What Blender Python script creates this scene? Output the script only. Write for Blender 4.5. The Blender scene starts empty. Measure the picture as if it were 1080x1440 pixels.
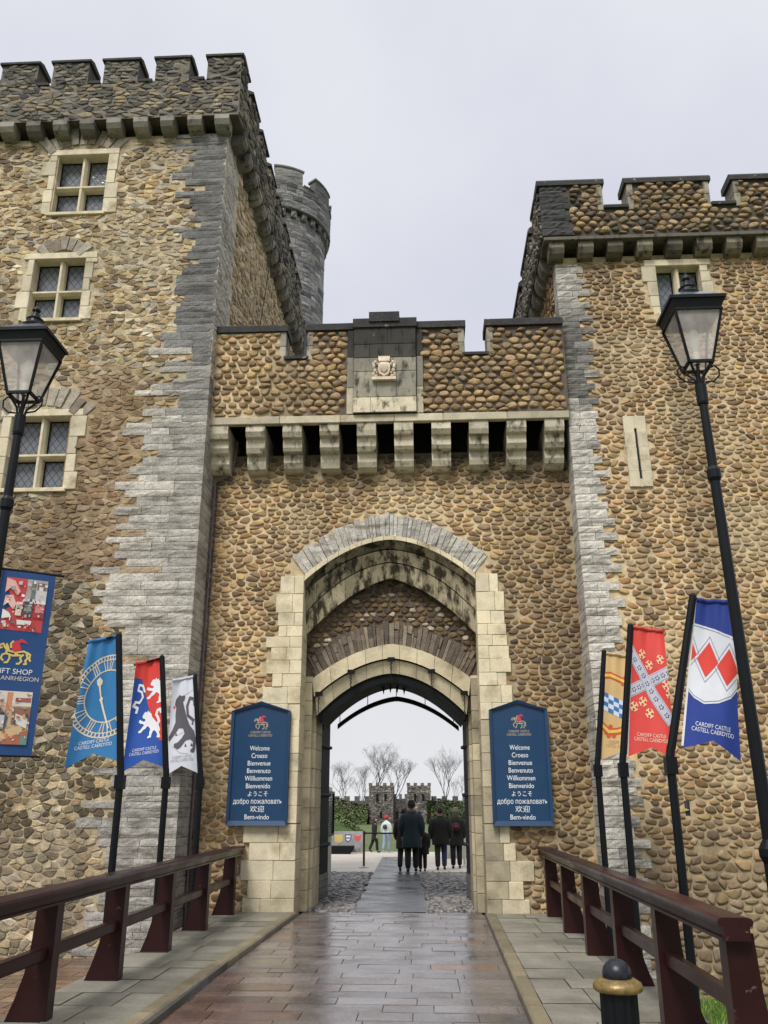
import bpy, bmesh, math, random
from mathutils import Vector, Matrix
from mathutils.geometry import tessellate_polygon
R = math.radians
C = bpy.context.scene.collection
rnd = random.Random(7)

# ------------------------------------------------------------------ helpers
ORG = {}            # world origin of every parent object


def tag(o, label=None, cat=None, group=None, kind=None):
    if label: o['label'] = label
    if cat: o['category'] = cat
    if group: o['group'] = group
    if kind: o['kind'] = kind
    return o


def empty(name, loc, label=None, cat=None, group=None, rz=0.0):
    o = bpy.data.objects.new(name, None)
    C.objects.link(o)
    o.location = loc
    o.rotation_euler = (0, 0, rz)
    o.empty_display_size = 0.2
    ORG[o] = Vector(loc)
    return tag(o, label, cat, group)


class MB:
    def __init__(s):
        s.v = []; s.f = []; s.c = []

    def add(s, verts, faces, col=(1, 1, 1)):
        n = len(s.v)
        s.v.extend(verts)
        s.f.extend([tuple(i + n for i in f) for f in faces])
        s.c.extend([col] * len(verts))

    def box(s, x0, x1, y0, y1, z0, z1, col=(1, 1, 1), jit=0.0, rg=None):
        v = [(x, y, z) for x in (x0, x1) for y in (y0, y1) for z in (z0, z1)]
        if jit:
            rg = rg or rnd
            v = [tuple(q + rg.uniform(-jit, jit) for q in p) for p in v]
        s.add(v, [(0, 1, 3, 2), (4, 6, 7, 5), (0, 4, 5, 1), (2, 3, 7, 6), (0, 2, 6, 4), (1, 5, 7, 3)], col)

    def cbox(s, x0, x1, y0, y1, z0, z1, col=(1, 1, 1), ch=0.01, jit=0.0):
        """box with chamfered edges (three rings of eight)"""
        rg = rnd
        def ring(xa, xb, ya, yb, z, c):
            return [(xa + c, ya, z), (xb - c, ya, z), (xb, ya + c, z), (xb, yb - c, z), (xb - c, yb, z), (xa + c, yb, z), (xa, yb - c, z), (xa, ya + c, z)]
        V = ring(x0 + ch, x1 - ch, y0 + ch, y1 - ch, z0, ch * .3) + ring(x0, x1, y0, y1, z0 + ch, ch) + ring(x0, x1, y0, y1, z1 - ch, ch) + ring(x0 + ch, x1 - ch, y0 + ch, y1 - ch, z1, ch * .3)
        if jit:
            V = [tuple(q + rg.uniform(-jit, jit) for q in p) for p in V]
        F = [tuple(reversed(range(8))), tuple(range(24, 32))]
        for k in range(3):
            for i in range(8):
                j = (i + 1) % 8
                F.append((k * 8 + i, k * 8 + j, k * 8 + 8 + j, k * 8 + 8 + i))
        s.add(V, F, col)

    def tube(s, pts, radii, n=8, col=(1, 1, 1), cap=True):
        P = [Vector(p) for p in pts]
        if not hasattr(radii, '__len__'): radii = [radii] * len(P)
        V = []; F = []
        u = None
        for i, p in enumerate(P):
            d = (P[min(i + 1, len(P) - 1)] - P[max(i - 1, 0)]).normalized()
            if u is None:
                u = d.orthogonal().normalized()
            else:
                u = (u - d * u.dot(d))
                u = u.normalized() if u.length > 1e-6 else d.orthogonal().normalized()
            w = d.cross(u)
            for k in range(n):
                a = 2 * math.pi * k / n
                V.append(tuple(p + (u * math.cos(a) + w * math.sin(a)) * radii[i]))
        for i in range(len(P) - 1):
            for k in range(n):
                a = i * n + k; b = i * n + (k + 1) % n
                F.append((a, b, b + n, a + n))
        if cap:
            F.append(tuple(reversed(range(n)))); F.append(tuple(range((len(P) - 1) * n, len(P) * n)))
        s.add(V, F, col)

    def lathe(s, prof, cx, cy, n=24, col=(1, 1, 1), fn=None, rot=0.0):
        V = []; F = []
        for (r, z) in prof:
            for k in range(n):
                a = 2 * math.pi * k / n + rot
                rr = r * (fn(a, z) if fn else 1)
                V.append((cx + rr * math.cos(a), cy + rr * math.sin(a), z))
        for i in range(len(prof) - 1):
            for k in range(n):
                a = i * n + k; b = i * n + (k + 1) % n
                F.append((a, b, b + n, a + n))
        F.append(tuple(reversed(range(n)))); F.append(tuple(range((len(prof) - 1) * n, len(prof) * n)))
        s.add(V, F, col)

    def prism(s, pts, mapf, d0, d1, col=(1, 1, 1)):
        """2D polygon pts (convex-ish) extruded between depth d0 and d1 by mapf(u,v,d)"""
        n = len(pts)
        V = [mapf(u, v, d0) for u, v in pts] + [mapf(u, v, d1) for u, v in pts]
        F = []
        tri = tessellate_polygon([[Vector((u, v, 0)) for u, v in pts]])
        for t in tri:
            F.append(tuple(t)); F.append(tuple(i + n for i in reversed(t)))
        for i in range(n):
            j = (i + 1) % n
            F.append((i, j, j + n, i + n))
        s.add(V, F, col)

    def blob(s, c, r, col=(1, 1, 1), n=8, m=6):
        V = []; F = []
        for i in range(1, m):
            t = math.pi * i / m
            for k in range(n):
                a = 2 * math.pi * k / n
                V.append((c[0] + r[0] * math.sin(t) * math.cos(a), c[1] + r[1] * math.sin(t) * math.sin(a), c[2] + r[2] * math.cos(t)))
        V.append((c[0], c[1], c[2] + r[2])); V.append((c[0], c[1], c[2] - r[2]))
        for i in range(m - 2):
            for k in range(n):
                a = i * n + k; b = i * n + (k + 1) % n
                F.append((a, a + n, b + n, b))
        T = len(V) - 2
        for k in range(n):
            F.append((T, k, (k + 1) % n)); F.append((T + 1, (m - 2) * n + (k + 1) % n, (m - 2) * n + k))
        s.add(V, F, col)

    def build(s, name, mat, parent=None, smooth=False, local=False, fixn=True):
        me = bpy.data.meshes.new(name)
        o0 = ORG.get(parent, Vector((0, 0, 0))) if not local else Vector((0, 0, 0))
        V = s.v if o0.length == 0 else [(x - o0.x, y - o0.y, z - o0.z) for x, y, z in s.v]
        me.from_pydata(V, [], s.f)
        a = me.color_attributes.new('col', 'FLOAT_COLOR', 'POINT')
        flat = []
        for c in s.c: flat.extend((c[0], c[1], c[2], 1.0))
        a.data.foreach_set('color', flat)
        if fixn and len(s.f) < 60000:
            bm = bmesh.new(); bm.from_mesh(me)
            bmesh.ops.recalc_face_normals(bm, faces=bm.faces)
            bm.to_mesh(me); bm.free()
        if smooth: me.polygons.foreach_set('use_smooth', [True] * len(me.polygons))
        me.materials.append(mat)
        me.update()
        ob = bpy.data.objects.new(name, me)
        C.objects.link(ob)
        if parent is not None: ob.parent = parent
        ORG[ob] = o0
        return ob


def build_pieces(mb, name, mat, parent, gap=.03):
    """one object per cluster of touching pieces"""
    n = len(mb.v); par = list(range(n))
    def find(a):
        while par[a] != a:
            par[a] = par[par[a]]; a = par[a]
        return a
    for f in mb.f:
        a = find(f[0])
        for i in f[1:]: par[find(i)] = a
    comp = {}
    for i in range(n): comp.setdefault(find(i), []).append(i)
    L = list(comp.values())
    bx = [[(min(mb.v[i][k] for i in c), max(mb.v[i][k] for i in c)) for k in range(3)] for c in L]
    g = list(range(len(L)))
    def fg(a):
        while g[a] != a: a = g[a]
        return a
    for i in range(len(L)):
        for j in range(i):
            if all(bx[i][k][0] - gap <= bx[j][k][1] and bx[j][k][0] - gap <= bx[i][k][1] for k in range(3)):
                g[fg(i)] = fg(j)
    grp = {}
    for i in range(len(L)): grp.setdefault(fg(i), []).extend(L[i])
    of = {}
    for q, ids in grp.items():
        for i in ids: of[i] = q
    parts = {q: MB() for q in grp}; mp = {}
    for q, ids in grp.items():
        for i in sorted(ids): mp[i] = len(parts[q].v); parts[q].v.append(mb.v[i]); parts[q].c.append(mb.c[i])
    for f in mb.f: parts[of[f[0]]].f.append(tuple(mp[i] for i in f))
    return [p.build(name, mat, parent) for p in parts.values()]


def mixc(a, b, t): return tuple(x + (y - x) * t for x, y in zip(a, b))
def mulc(a, k): return tuple(x * k for x in a)
def sst(a, b, x):
    t = max(0, min(1, (x - a) / (b - a))); return t * t * (3 - 2 * t)


# value noise for stains
def _h(i, j, s): return random.Random((i * 73856093) ^ (j * 19349663) ^ (s * 83492791)).random()
_hc = {}
def hsh(i, j, s):
    k = (i, j, s)
    if k not in _hc: _hc[k] = _h(i, j, s)
    return _hc[k]
def vn(x, y, s=0):
    i = math.floor(x); j = math.floor(y); fx = x - i; fy = y - j
    fx = fx * fx * (3 - 2 * fx); fy = fy * fy * (3 - 2 * fy)
    return (hsh(i, j, s) * (1 - fx) + hsh(i + 1, j, s) * fx) * (1 - fy) + (hsh(i, j + 1, s) * (1 - fx) + hsh(i + 1, j + 1, s) * fx) * fy


# ------------------------------------------------------------------ materials
def new_mat(name):
    m = bpy.data.materials.new(name); m.use_nodes = True
    nt = m.node_tree; nt.nodes.clear()
    out = nt.nodes.new('ShaderNodeOutputMaterial')
    b = nt.nodes.new('ShaderNodeBsdfPrincipled')
    nt.links.new(b.outputs[0], out.inputs[0])
    return m, nt, b


def noise(nt, vec, scale, detail=5, rough=.6):
    n = nt.nodes.new('ShaderNodeTexNoise'); n.inputs['Scale'].default_value = scale
    n.inputs['Detail'].default_value = detail; n.inputs['Roughness'].default_value = rough
    nt.links.new(vec, n.inputs['Vector']); return n


def ramp(nt, fac, stops):
    r = nt.nodes.new('ShaderNodeValToRGB')
    el = r.color_ramp.elements
    while len(el) < len(stops): el.new(.5)
    for e, (p, c) in zip(el, stops):
        e.position = p; e.color = (c[0], c[1], c[2], 1) if hasattr(c, '__len__') else (c, c, c, 1)
    nt.links.new(fac, r.inputs[0]); return r


def mult(nt, a, b, fac=1.0, mode='MULTIPLY'):
    m = nt.nodes.new('ShaderNodeMix'); m.data_type = 'RGBA'; m.blend_type = mode
    m.inputs[0].default_value = fac
    for s, i in ((a, 6), (b, 7)):
        if hasattr(s, 'links') or hasattr(s, 'is_linked'): nt.links.new(s, m.inputs[i])
        else: m.inputs[i].default_value = (s[0], s[1], s[2], 1)
    return m.outputs[2]


def surf(name, base=None, rough=.8, n1=6, lo=.7, hi=1.25, n2=40, lo2=.85, hi2=1.12, bump=.25, bscale=30, bdist=.02, stain_shade=None, rough_noise=None, spec=.5, metal=0.0, moss=None, stretch=None):
    """general weathered surface; base None = colour attribute 'col'"""
    m, nt, b = new_mat(name)
    tc = nt.nodes.new('ShaderNodeTexCoord')
    vec = tc.outputs['Object']
    if stretch:
        mp = nt.nodes.new('ShaderNodeMapping'); mp.inputs['Scale'].default_value = stretch
        nt.links.new(vec, mp.inputs[0]); svec = mp.outputs[0]
    else: svec = vec
    if base is None:
        at = nt.nodes.new('ShaderNodeAttribute'); at.attribute_name = 'col'; col = at.outputs['Color']
    else:
        rgb = nt.nodes.new('ShaderNodeRGB'); rgb.outputs[0].default_value = (*base, 1); col = rgb.outputs[0]
    if lo != 1 or hi != 1:
        col = mult(nt, col, ramp(nt, noise(nt, vec, n1, 4).outputs['Fac'], [(.28, lo), (.72, hi)]).outputs[0])
    if lo2 != 1 or hi2 != 1:
        col = mult(nt, col, ramp(nt, noise(nt, vec, n2, 3).outputs['Fac'], [(.3, lo2), (.7, hi2)]).outputs[0])
    if stain_shade:
        sc, p0, p1, sc_col = stain_shade
        f = ramp(nt, noise(nt, svec, sc, 6, .65).outputs['Fac'], [(p0, 0.0), (p1, 1.0)]).outputs[0]
        mm = nt.nodes.new('ShaderNodeMix'); mm.data_type = 'RGBA'
        nt.links.new(f, mm.inputs[0]); nt.links.new(col, mm.inputs[6])
        nt.links.new(mult(nt, col, sc_col), mm.inputs[7])
        col = mm.outputs[2]
    if moss:
        sc, p0, p1, mc = moss
        f = ramp(nt, noise(nt, vec, sc, 5).outputs['Fac'], [(p0, 0.0), (p1, 1.0)]).outputs[0]
        mm = nt.nodes.new('ShaderNodeMix'); mm.data_type = 'RGBA'
        nt.links.new(f, mm.inputs[0]); nt.links.new(col, mm.inputs[6]); mm.inputs[7].default_value = (*mc, 1)
        col = mm.outputs[2]
    nt.links.new(col, b.inputs['Base Color'])
    b.inputs['Roughness'].default_value = rough
    b.inputs['Metallic'].default_value = metal
    b.inputs['Specular IOR Level'].default_value = spec
    if rough_noise:
        sc, r0, r1 = rough_noise
        nt.links.new(ramp(nt, noise(nt, vec, sc, 4).outputs['Fac'], [(.35, r0), (.65, r1)]).outputs[0], b.inputs['Roughness'])
    if bump:
        bp = nt.nodes.new('ShaderNodeBump'); bp.inputs['Strength'].default_value = bump; bp.inputs['Distance'].default_value = bdist
        nt.links.new(noise(nt, vec, bscale, 6, .65).outputs['Fac'], bp.inputs['Height'])
        nt.links.new(bp.outputs[0], b.inputs['Normal'])
    return m


M = {}
M['cobble'] = surf('cobble_stone', None, .72, 9, .72, 1.28, 60, .8, 1.18, .35, 45, .015)
M['rubble'] = surf('rubble_stone', None, .8, 8, .65, 1.3, 50, .75, 1.22, .6, 38, .03)
M['mortar'] = surf('lime_mortar', None, .92, 3, .72, 1.2, 40, .72, 1.15, .8, 60, .02)
M['greystone'] = surf('grey_limestone', None, .85, 5, .75, 1.2, 45, .62, 1.25, .55, 34, .022, stain_shade=(1.5, .50, .64, (.46, .44, .42)), stretch=(1.0, 1.0, 5.5))
M['cream'] = surf('cream_ashlar', None, .8, 3, .82, 1.12, 40, .88, 1.08, .2, 40, .012, stain_shade=(2.2, .50, .72, (.52, .48, .40)))
M['stained'] = surf('stained_limestone', None, .82, 4, .78, 1.15, 40, .85, 1.1, .35, 40, .015, stain_shade=(2.4, .44, .58, (.10, .09, .075)), stretch=(3.2, 3.2, .7))
M['corbelstone'] = surf('corbel_limestone', None, .82, 4, .75, 1.15, 40, .82, 1.1, .4, 35, .02, stain_shade=(3.2, .52, .66, (.16, .15, .12)), stretch=(2.0, 2.0, .9), moss=(2.3, .66, .8, (.16, .17, .06)))
M['coping'] = surf('dark_coping', None, .85, 5, .6, 1.3, 40, .6, 1.4, .6, 40, .02, moss=(7, .64, .75, (.3, .31, .24)))
M['paint_black'] = surf('black_gloss_paint', (.004, .005, .007), .42, 6, .8, 1.2, 40, 1, 1, .05, 60, .004, spec=.22)
M['paint_maroon'] = surf('maroon_gloss_paint', (.025, .0078, .0082), .3, 2, .85, 1.15, 30, .93, 1.07, .04, 14, .003, rough_noise=(2, .26, .38), spec=.2, moss=(19, .69, .73, (.10, .075, .07)))
M['slab'] = surf('footway_slabs', None, .5, 2.5, .75, 1.2, 30, .85, 1.1, .25, 40, .008, rough_noise=(1.5, .35, .7))
M['road'] = surf('wet_paving', None, .3, 2.2, .7, 1.25, 26, .75, 1.2, .22, 30, .006, rough_noise=(2.2, .07, .34))
M['asphalt'] = surf('wet_asphalt', (.06, .062, .066), .3, 1.2, .75, 1.3, 60, .8, 1.2, .3, 80, .006, rough_noise=(1.1, .16, .5))
M['gravel'] = surf('pale_gravel', (.46, .42, .36), .75, 1, .8, 1.15, 40, .8, 1.2, .4, 60, .01)
M['grass'] = surf('grass_turf', (.085, .115, .032), .9, .8, .7, 1.3, 25, .65, 1.35, .6, 60, .03)
M['blade'] = surf('grass_blades', None, .6, 5, .8, 1.2, 40, 1, 1, 0)
M['leaf'] = surf('leaf_clumps', None, .7, 3, .7, 1.3, 40, 1, 1, 0)
M['bark'] = surf('winter_bark', (.085, .078, .075), .9, 4, .8, 1.2, 30, .8, 1.2, .3, 30)
M['farstone'] = surf('distant_flint', None, .9, .9, .6, 1.35, 5, .45, 1.6, .5, 12, .05)
M['wood_dark'] = surf('tarred_oak', (.005, .0065, .0065), .65, 4, .7, 1.6, 30, .7, 1.4, .4, 22, .01, spec=.15)
M['studplate'] = surf('grey_metal_plate', (.16, .155, .14), .5, 6, .6, 1.25, 40, .8, 1.2, .2, 30, .004, metal=.4)
M['sign'] = surf('navy_sign_paint', (.008, .045, .115), .35, 3, .9, 1.12, 40, 1, 1, .04, 60, .003)
M['print'] = surf('printed_colour', None, .6, 5, .96, 1.03, 40, 1, 1, 0)
M['cloth'] = surf('polyester_cloth', None, .65, 5, .93, 1.05, 120, .97, 1.02, 0)
M['steel'] = surf('pale_metal', (.42, .43, .44), .35, 5, .9, 1.1, 30, 1, 1, 0, metal=.5)
M['gold'] = surf('gold_paint', (.25, .175, .06), .42, 12, .45, 1.25, 60, .7, 1.2, .2, 40, .004, metal=.35)
M['fabric'] = surf('clothing', None, .9, 14, .8, 1.2, 90, .85, 1.1, .3, 60, .006)
M['skin'] = surf('skin', (.52, .32, .24), .55, 8, .92, 1.06, 40, 1, 1, 0)
M['hedge'] = surf('ivy_ground', (.05, .085, .02), .9, 1.2, .6, 1.4, 8, .5, 1.5, .8, 8, .2)

# leaded window glass with diagonal lead lines
m, nt, b = new_mat('leaded_glass')
tc = nt.nodes.new('ShaderNodeTexCoord'); sep = nt.nodes.new('ShaderNodeSeparateXYZ')
nt.links.new(tc.outputs['Object'], sep.inputs[0])
def mth(op, a, c=None):
    n = nt.nodes.new('ShaderNodeMath'); n.operation = op
    for i, s in enumerate((a, c)):
        if s is None: continue
        if isinstance(s, (int, float)): n.inputs[i].default_value = s
        else: nt.links.new(s, n.inputs[i])
    return n.outputs[0]
zz = mth('MULTIPLY', sep.outputs['Z'], .72)
g1 = mth('LESS_THAN', mth('FRACT', mth('MULTIPLY', mth('ADD', sep.outputs['X'], zz), 7.5)), .1)
g2 = mth('LESS_THAN', mth('FRACT', mth('MULTIPLY', mth('SUBTRACT', sep.outputs['X'], zz), 7.5)), .1)
lead = mth('MAXIMUM', g1, g2)
mx = nt.nodes.new('ShaderNodeMix'); mx.data_type = 'RGBA'
nt.links.new(lead, mx.inputs[0]); mx.inputs[6].default_value = (.15, .165, .19, 1); mx.inputs[7].default_value = (.012, .012, .013, 1)
nt.links.new(mx.outputs[2], b.inputs['Base Color'])
nt.links.new(mth('ADD', mth('MULTIPLY', lead, .5), .14), b.inputs['Roughness'])
bp = nt.nodes.new('ShaderNodeBump'); bp.inputs['Strength'].default_value = .35; bp.inputs['Distance'].default_value = .02
nt.links.new(noise(nt, tc.outputs['Object'], 9, 2).outputs['Fac'], bp.inputs['Height']); nt.links.new(bp.outputs[0], b.inputs['Normal'])
M['glass'] = m

# lantern panes: frosted see-through
m, nt, b = new_mat('lantern_glass')
tc = nt.nodes.new('ShaderNodeTexCoord')
b.inputs['Base Color'].default_value = (.82, .76, .72, 1); b.inputs['Roughness'].default_value = .22
nt.links.new(ramp(nt, noise(nt, tc.outputs['Object'], 5, 3).outputs['Fac'], [(.3, .28), (.7, .5)]).outputs[0], b.inputs['Alpha'])
M['pane'] = m

# ------------------------------------------------------------------ stonework generator
def voro(u0, u1, v0, v1, du, dv, jit, seed, drop=0.0, skip=None):
    rg = random.Random(seed)
    na = int((u1 - u0) / du) + 2; nb = int((v1 - v0) / dv) + 2
    G = {}
    for j in range(-1, nb + 1):
        rowj = rg.uniform(-.12, .12)
        for i in range(-1, na + 1):
            if rg.random() < drop: continue
            G[(i, j)] = (i + (.5 if j % 2 else 0) + rg.uniform(-jit, jit), j + rowj + rg.uniform(-jit, jit) * .8)
    for (i, j), (a, bb) in G.items():
        u = u0 + a * du; v = v0 + bb * dv
        if u < u0 or u > u1 or v < v0 or v > v1: continue
        if skip and skip(u, v): continue
        poly = [(a - 1.15, bb - 1.15), (a + 1.15, bb - 1.15), (a + 1.15, bb + 1.15), (a - 1.15, bb + 1.15)]
        for dj in (-2, -1, 0, 1, 2):
            for di in (-2, -1, 0, 1, 2):
                if di == 0 and dj == 0: continue
                q = G.get((i + di, j + dj))
                if not q: continue
                nx = q[0] - a; ny = q[1] - bb
                mid = nx * (a + q[0]) * .5 + ny * (bb + q[1]) * .5
                out = []
                L = len(poly)
                for k in range(L):
                    p = poly[k]; w = poly[(k + 1) % L]
                    sp = nx * p[0] + ny * p[1] - mid; sw = nx * w[0] + ny * w[1] - mid
                    if sp <= 0: out.append(p)
                    if (sp < 0 < sw) or (sw < 0 < sp):
                        t = sp / (sp - sw); out.append((p[0] + (w[0] - p[0]) * t, p[1] + (w[1] - p[1]) * t))
                poly = out
                if len(poly) < 3: break
            if len(poly) < 3: break
        if len(poly) < 3: continue
        yield u, v, [(u0 + p[0] * du, v0 + p[1] * dv) for p in poly], rg


def clampp(poly, u0, u1, v0, v1): return [(min(max(p[0], u0), u1), min(max(p[1], v0), v1)) for p in poly]


def stones(mb, mapf, u0, u1, v0, v1, du, dv, jit, seed, pal, inset=.12, h=.04, drop=0.0, skip=None, stain_shade=None, flat=.62, cut=.25, hv=.35, bright=(.72, 1.25), rounds=1):
    for u, v, poly, rg in voro(u0, u1, v0, v1, du, dv, jit, seed, drop, skip):
        poly = clampp(poly, u0, u1, v0, v1)
        cu = sum(p[0] for p in poly) / len(poly); cv = sum(p[1] for p in poly) / len(poly)
        ins = 1 - inset * rg.uniform(.3, 1.8)
        poly = [(cu + (p[0] - cu) * ins, cv + (p[1] - cv) * ins) for p in poly]
        ch = []
        n = len(poly)
        for k in range(n):
            p = poly[k]; q = poly[(k + 1) % n]
            c1 = cut * rg.uniform(.75, 1.2)
            ch.append((p[0] + (q[0] - p[0]) * c1, p[1] + (q[1] - p[1]) * c1))
            ch.append((p[0] + (q[0] - p[0]) * (1 - c1), p[1] + (q[1] - p[1]) * (1 - c1)))
        for _ in range(rounds - 1):
            c2 = []
            for k in range(len(ch)):
                p = ch[k]; q = ch[(k + 1) % len(ch)]
                c2.append((p[0] * .72 + q[0] * .28, p[1] * .72 + q[1] * .28)); c2.append((p[0] * .28 + q[0] * .72, p[1] * .28 + q[1] * .72))
            ch = c2
        n = len(ch)
        hh = h * rg.uniform(1 - hv, 1 + hv)
        tu = rg.uniform(-.25, .25); tv = rg.uniform(-.25, .25)
        V = []
        for sc, d in ((1.0, -.012), (.96, hh * .45), (.8, hh * .85), (flat * .75, hh)):
            for p in ch:
                x = (p[0] - cu) * sc; y = (p[1] - cv) * sc
                dd = d + (tu * x + tv * y if d > 0 else 0) + (rg.uniform(-.08, .08) * hh if d > 0 else 0)
                V.append(mapf(cu + x, cv + y, dd))
        V.append(mapf(cu, cv, hh * 1.03))
        F = []
        for r in range(3):
            for k in range(n):
                kk = (k + 1) % n
                F.append((r * n + k, r * n + kk, r * n + n + kk, r * n + n + k))
        for k in range(n): F.append((3 * n + k, 3 * n + (k + 1) % n, 4 * n))
        col = mulc(rg.choice(pal), rg.uniform(*bright))
        if stain_shade: col = stain_shade(cu, cv, col, rg)
        mb.add(V, F, col)


def backing(mb, mapf, u0, u1, v0, v1, st, col, hole=None, d=0.0, stain_shade=None):
    nu = max(1, round((u1 - u0) / st)); nv = max(1, round((v1 - v0) / st))
    su = (u1 - u0) / nu; sv = (v1 - v0) / nv
    V = [mapf(u0 + i * su, v0 + j * sv, d) for j in range(nv + 1) for i in range(nu + 1)]
    cols = [(stain_shade(u0 + i * su, v0 + j * sv, col) if stain_shade else col) for j in range(nv + 1) for i in range(nu + 1)]
    F = []
    for j in range(nv):
        for i in range(nu):
            if hole and hole(u0 + (i + .5) * su, v0 + (j + .5) * sv): continue
            a = j * (nu + 1) + i
            F.append((a, a + 1, a + nu + 2, a + nu + 1))
    n = len(mb.v); mb.v.extend(V); mb.f.extend([tuple(k + n for k in f) for f in F]); mb.c.extend(cols)


def rockblock(mb, mapf, u0, u1, v0, v1, h, col, rg, depth=.3, rough=.02, nu=None):
    """rock-faced block: front face gridded and pushed about, sides going back by depth"""
    nu = nu or max(3, int((u1 - u0) / .07)); nv = 3
    V = []; F = []
    for j in range(nv + 1):
        for i in range(nu + 1):
            e = (i in (0, nu)) or (j in (0, nv))
            d = h * (.85 if e else 1) + (rg.uniform(-rough, rough) if not e else rg.uniform(-rough, 0) * .4)
            uu = u0 + (u1 - u0) * i / nu; vv = v0 + (v1 - v0) * j / nv
            if e: uu += rg.uniform(-.003, .003); vv += rg.uniform(-.003, .003)
            V.append(mapf(uu, vv, d))
    for j in range(nv):
        for i in range(nu):
            a = j * (nu + 1) + i
            F.append((a, a + 1, a + nu + 2, a + nu + 1))
    ring = [i for i in range(nu + 1)] + [(j * (nu + 1) + nu) for j in range(1, nv + 1)] + [nv * (nu + 1) + i for i in range(nu - 1, -1, -1)] + [j * (nu + 1) for j in range(nv - 1, 0, -1)]
    n0 = len(V)
    for k in ring:
        i = k % (nu + 1); j = k // (nu + 1)
        V.append(mapf(u0 + (u1 - u0) * i / nu, v0 + (v1 - v0) * j / nv, -depth))
    L = len(ring)
    for k in range(L):
        kk = (k + 1) % L
        F.append((ring[k], ring[kk], n0 + kk, n0 + k))
    mb.add(V, F, col)


COBB = [(.235, .150, .072), (.30, .205, .105), (.19, .122, .064), (.25, .180, .110), (.145, .096, .058), (.325, .235, .118), (.25, .155, .085), (.27, .20, .12), (.21, .15, .10)]
COB = [(r * 1.42, g * 1.33, b_ * 1.14) for r, g, b_ in COBB]
RUBB = [(.29, .21, .115), (.36, .28, .165), (.20, .142, .082), (.40, .335, .235), (.125, .095, .068), (.31, .20, .095), (.25, .215, .175), (.32, .19, .12), (.34, .26, .14), (.27, .20, .12), (.22, .165, .10)]
RUB = [(.40, .285, .135), (.46, .345, .19), (.29, .195, .098), (.52, .43, .28), (.20, .14, .085), (.36, .25, .115), (.43, .325, .165), (.32, .22, .12), (.24, .17, .095), (.50, .40, .235), (.34, .255, .15), (.56, .49, .36), (.38, .34, .27), (.15, .105, .065)]
MORT = (.57, .45, .27)
LIME = (.555, .525, .465)
SLATE = (.16, .158, .155)
CREAM = (.78, .68, .46)
DARK = (.032, .031, .030)

# ================================================================== CASTLE: gatehouse
gate = empty('gatehouse', (0, 0, 0), 'cobble-faced central gatehouse with pointed arch, corbelled parapet and carved crest', 'gatehouse')
cv = lambda top, a, b: (lambda x: top - a * abs(x) - b * x * x)
HOODO = cv(6.32, .1, .215); HOODI = cv(5.93, .05, .29); O1 = cv(5.86, .06, .3)
O2 = cv(5.75, .06, .3); O3 = cv(5.55, .08, .36); O4 = cv(5.30, .25, .3)
EX = cv(4.18, .1, .25); LN = cv(3.94, .09, .31); IN = cv(3.70, .06, .39); BL = cv(3.56, .1, .40)
HW = 1.44
mapG = lambda u, v, d: (u, -d, v)

ashL = []   # (x0,x1,z0,z1)
hts = [.31, .32, .22, .18, .18, .21, .22, .21, .27, .26, .25, .26, .27, .24, .27, .26]
wl = [.40, .46, .42, .40, .60, .51, .58, .47, .62, .49, .56, .46, .6, .5, .56, .48]
wr = [.37, .46, .45, .47, .48, .50, .52, .44, .52, .54, .46, .56, .47, .55, .46, .5]
z = 5.24
for k in range(16):
    z0 = max(1.30, z - hts[k])
    ashL.append((-HW - wl[k], -HW, z0, z)); ashL.append((HW, HW + wr[k], z0, z))
    z = z0
    if z <= 1.31: break
zb = [1.30, 1.03, .78, .50, .25, -.02]
bl_ = [.82, .72, .84, .72, .79]; br_ = [.38, .46, .72, .55, .63]
for k in range(5):
    ashL.append((-HW - bl_[k], -HW, zb[k + 1], zb[k])); ashL.append((HW, HW + br_[k], zb[k + 1], zb[k]))


def skipG(u, v):
    au = abs(u)
    if au < HW and v < O1(u) + .1: return True
    if au < 1.68 and v < HOODO(u) + .02 and v > 5.2: return True
    for r in ashL:
        if r[0] - .02 < u < r[1] + .02 and r[2] - .02 < v < r[3] + .03: return True
    if v > 7.42: return True
    if 7.04 < v and any(abs(u - (-2.955 + .645 * k)) < .2 for k in range(10)): return True
    return False


def stain_shadeG(u, v, c, rg=None):
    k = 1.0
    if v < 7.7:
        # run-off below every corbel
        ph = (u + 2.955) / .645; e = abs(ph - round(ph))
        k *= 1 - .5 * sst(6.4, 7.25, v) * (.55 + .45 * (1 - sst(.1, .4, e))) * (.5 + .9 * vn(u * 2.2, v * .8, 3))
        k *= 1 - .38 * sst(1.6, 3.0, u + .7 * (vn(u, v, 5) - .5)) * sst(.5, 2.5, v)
        k *= 1 - .82 * sst(6.95, 7.5, v)  # shade of the gaps between corbels, painted into the colour
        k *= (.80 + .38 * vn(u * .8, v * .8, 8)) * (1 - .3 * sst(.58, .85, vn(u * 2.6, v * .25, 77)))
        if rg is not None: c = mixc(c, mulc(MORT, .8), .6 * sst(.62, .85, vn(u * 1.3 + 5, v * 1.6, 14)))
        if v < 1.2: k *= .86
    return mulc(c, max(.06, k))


mw = MB()
backing(mw, mapG, -3.12, 3.12, -1.15, 7.46, .12, MORT, hole=lambda u, v: abs(u) < 1.42 and v < HOODI(u) + .12, stain_shade=lambda u, v, c: stain_shadeG(u, v, c))
stones(mw, mapG, -3.12, 3.12, -1.1, 7.43, .162, .084, .42, 11, COB, .13, .021, .10, skip=skipG, stain_shade=stain_shadeG, cut=.25, rounds=2, bright=(.58, 1.28))
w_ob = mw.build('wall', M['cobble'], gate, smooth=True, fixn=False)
# split material: mortar faces share the mesh; one cobble material reads both through the colour attribute

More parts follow.
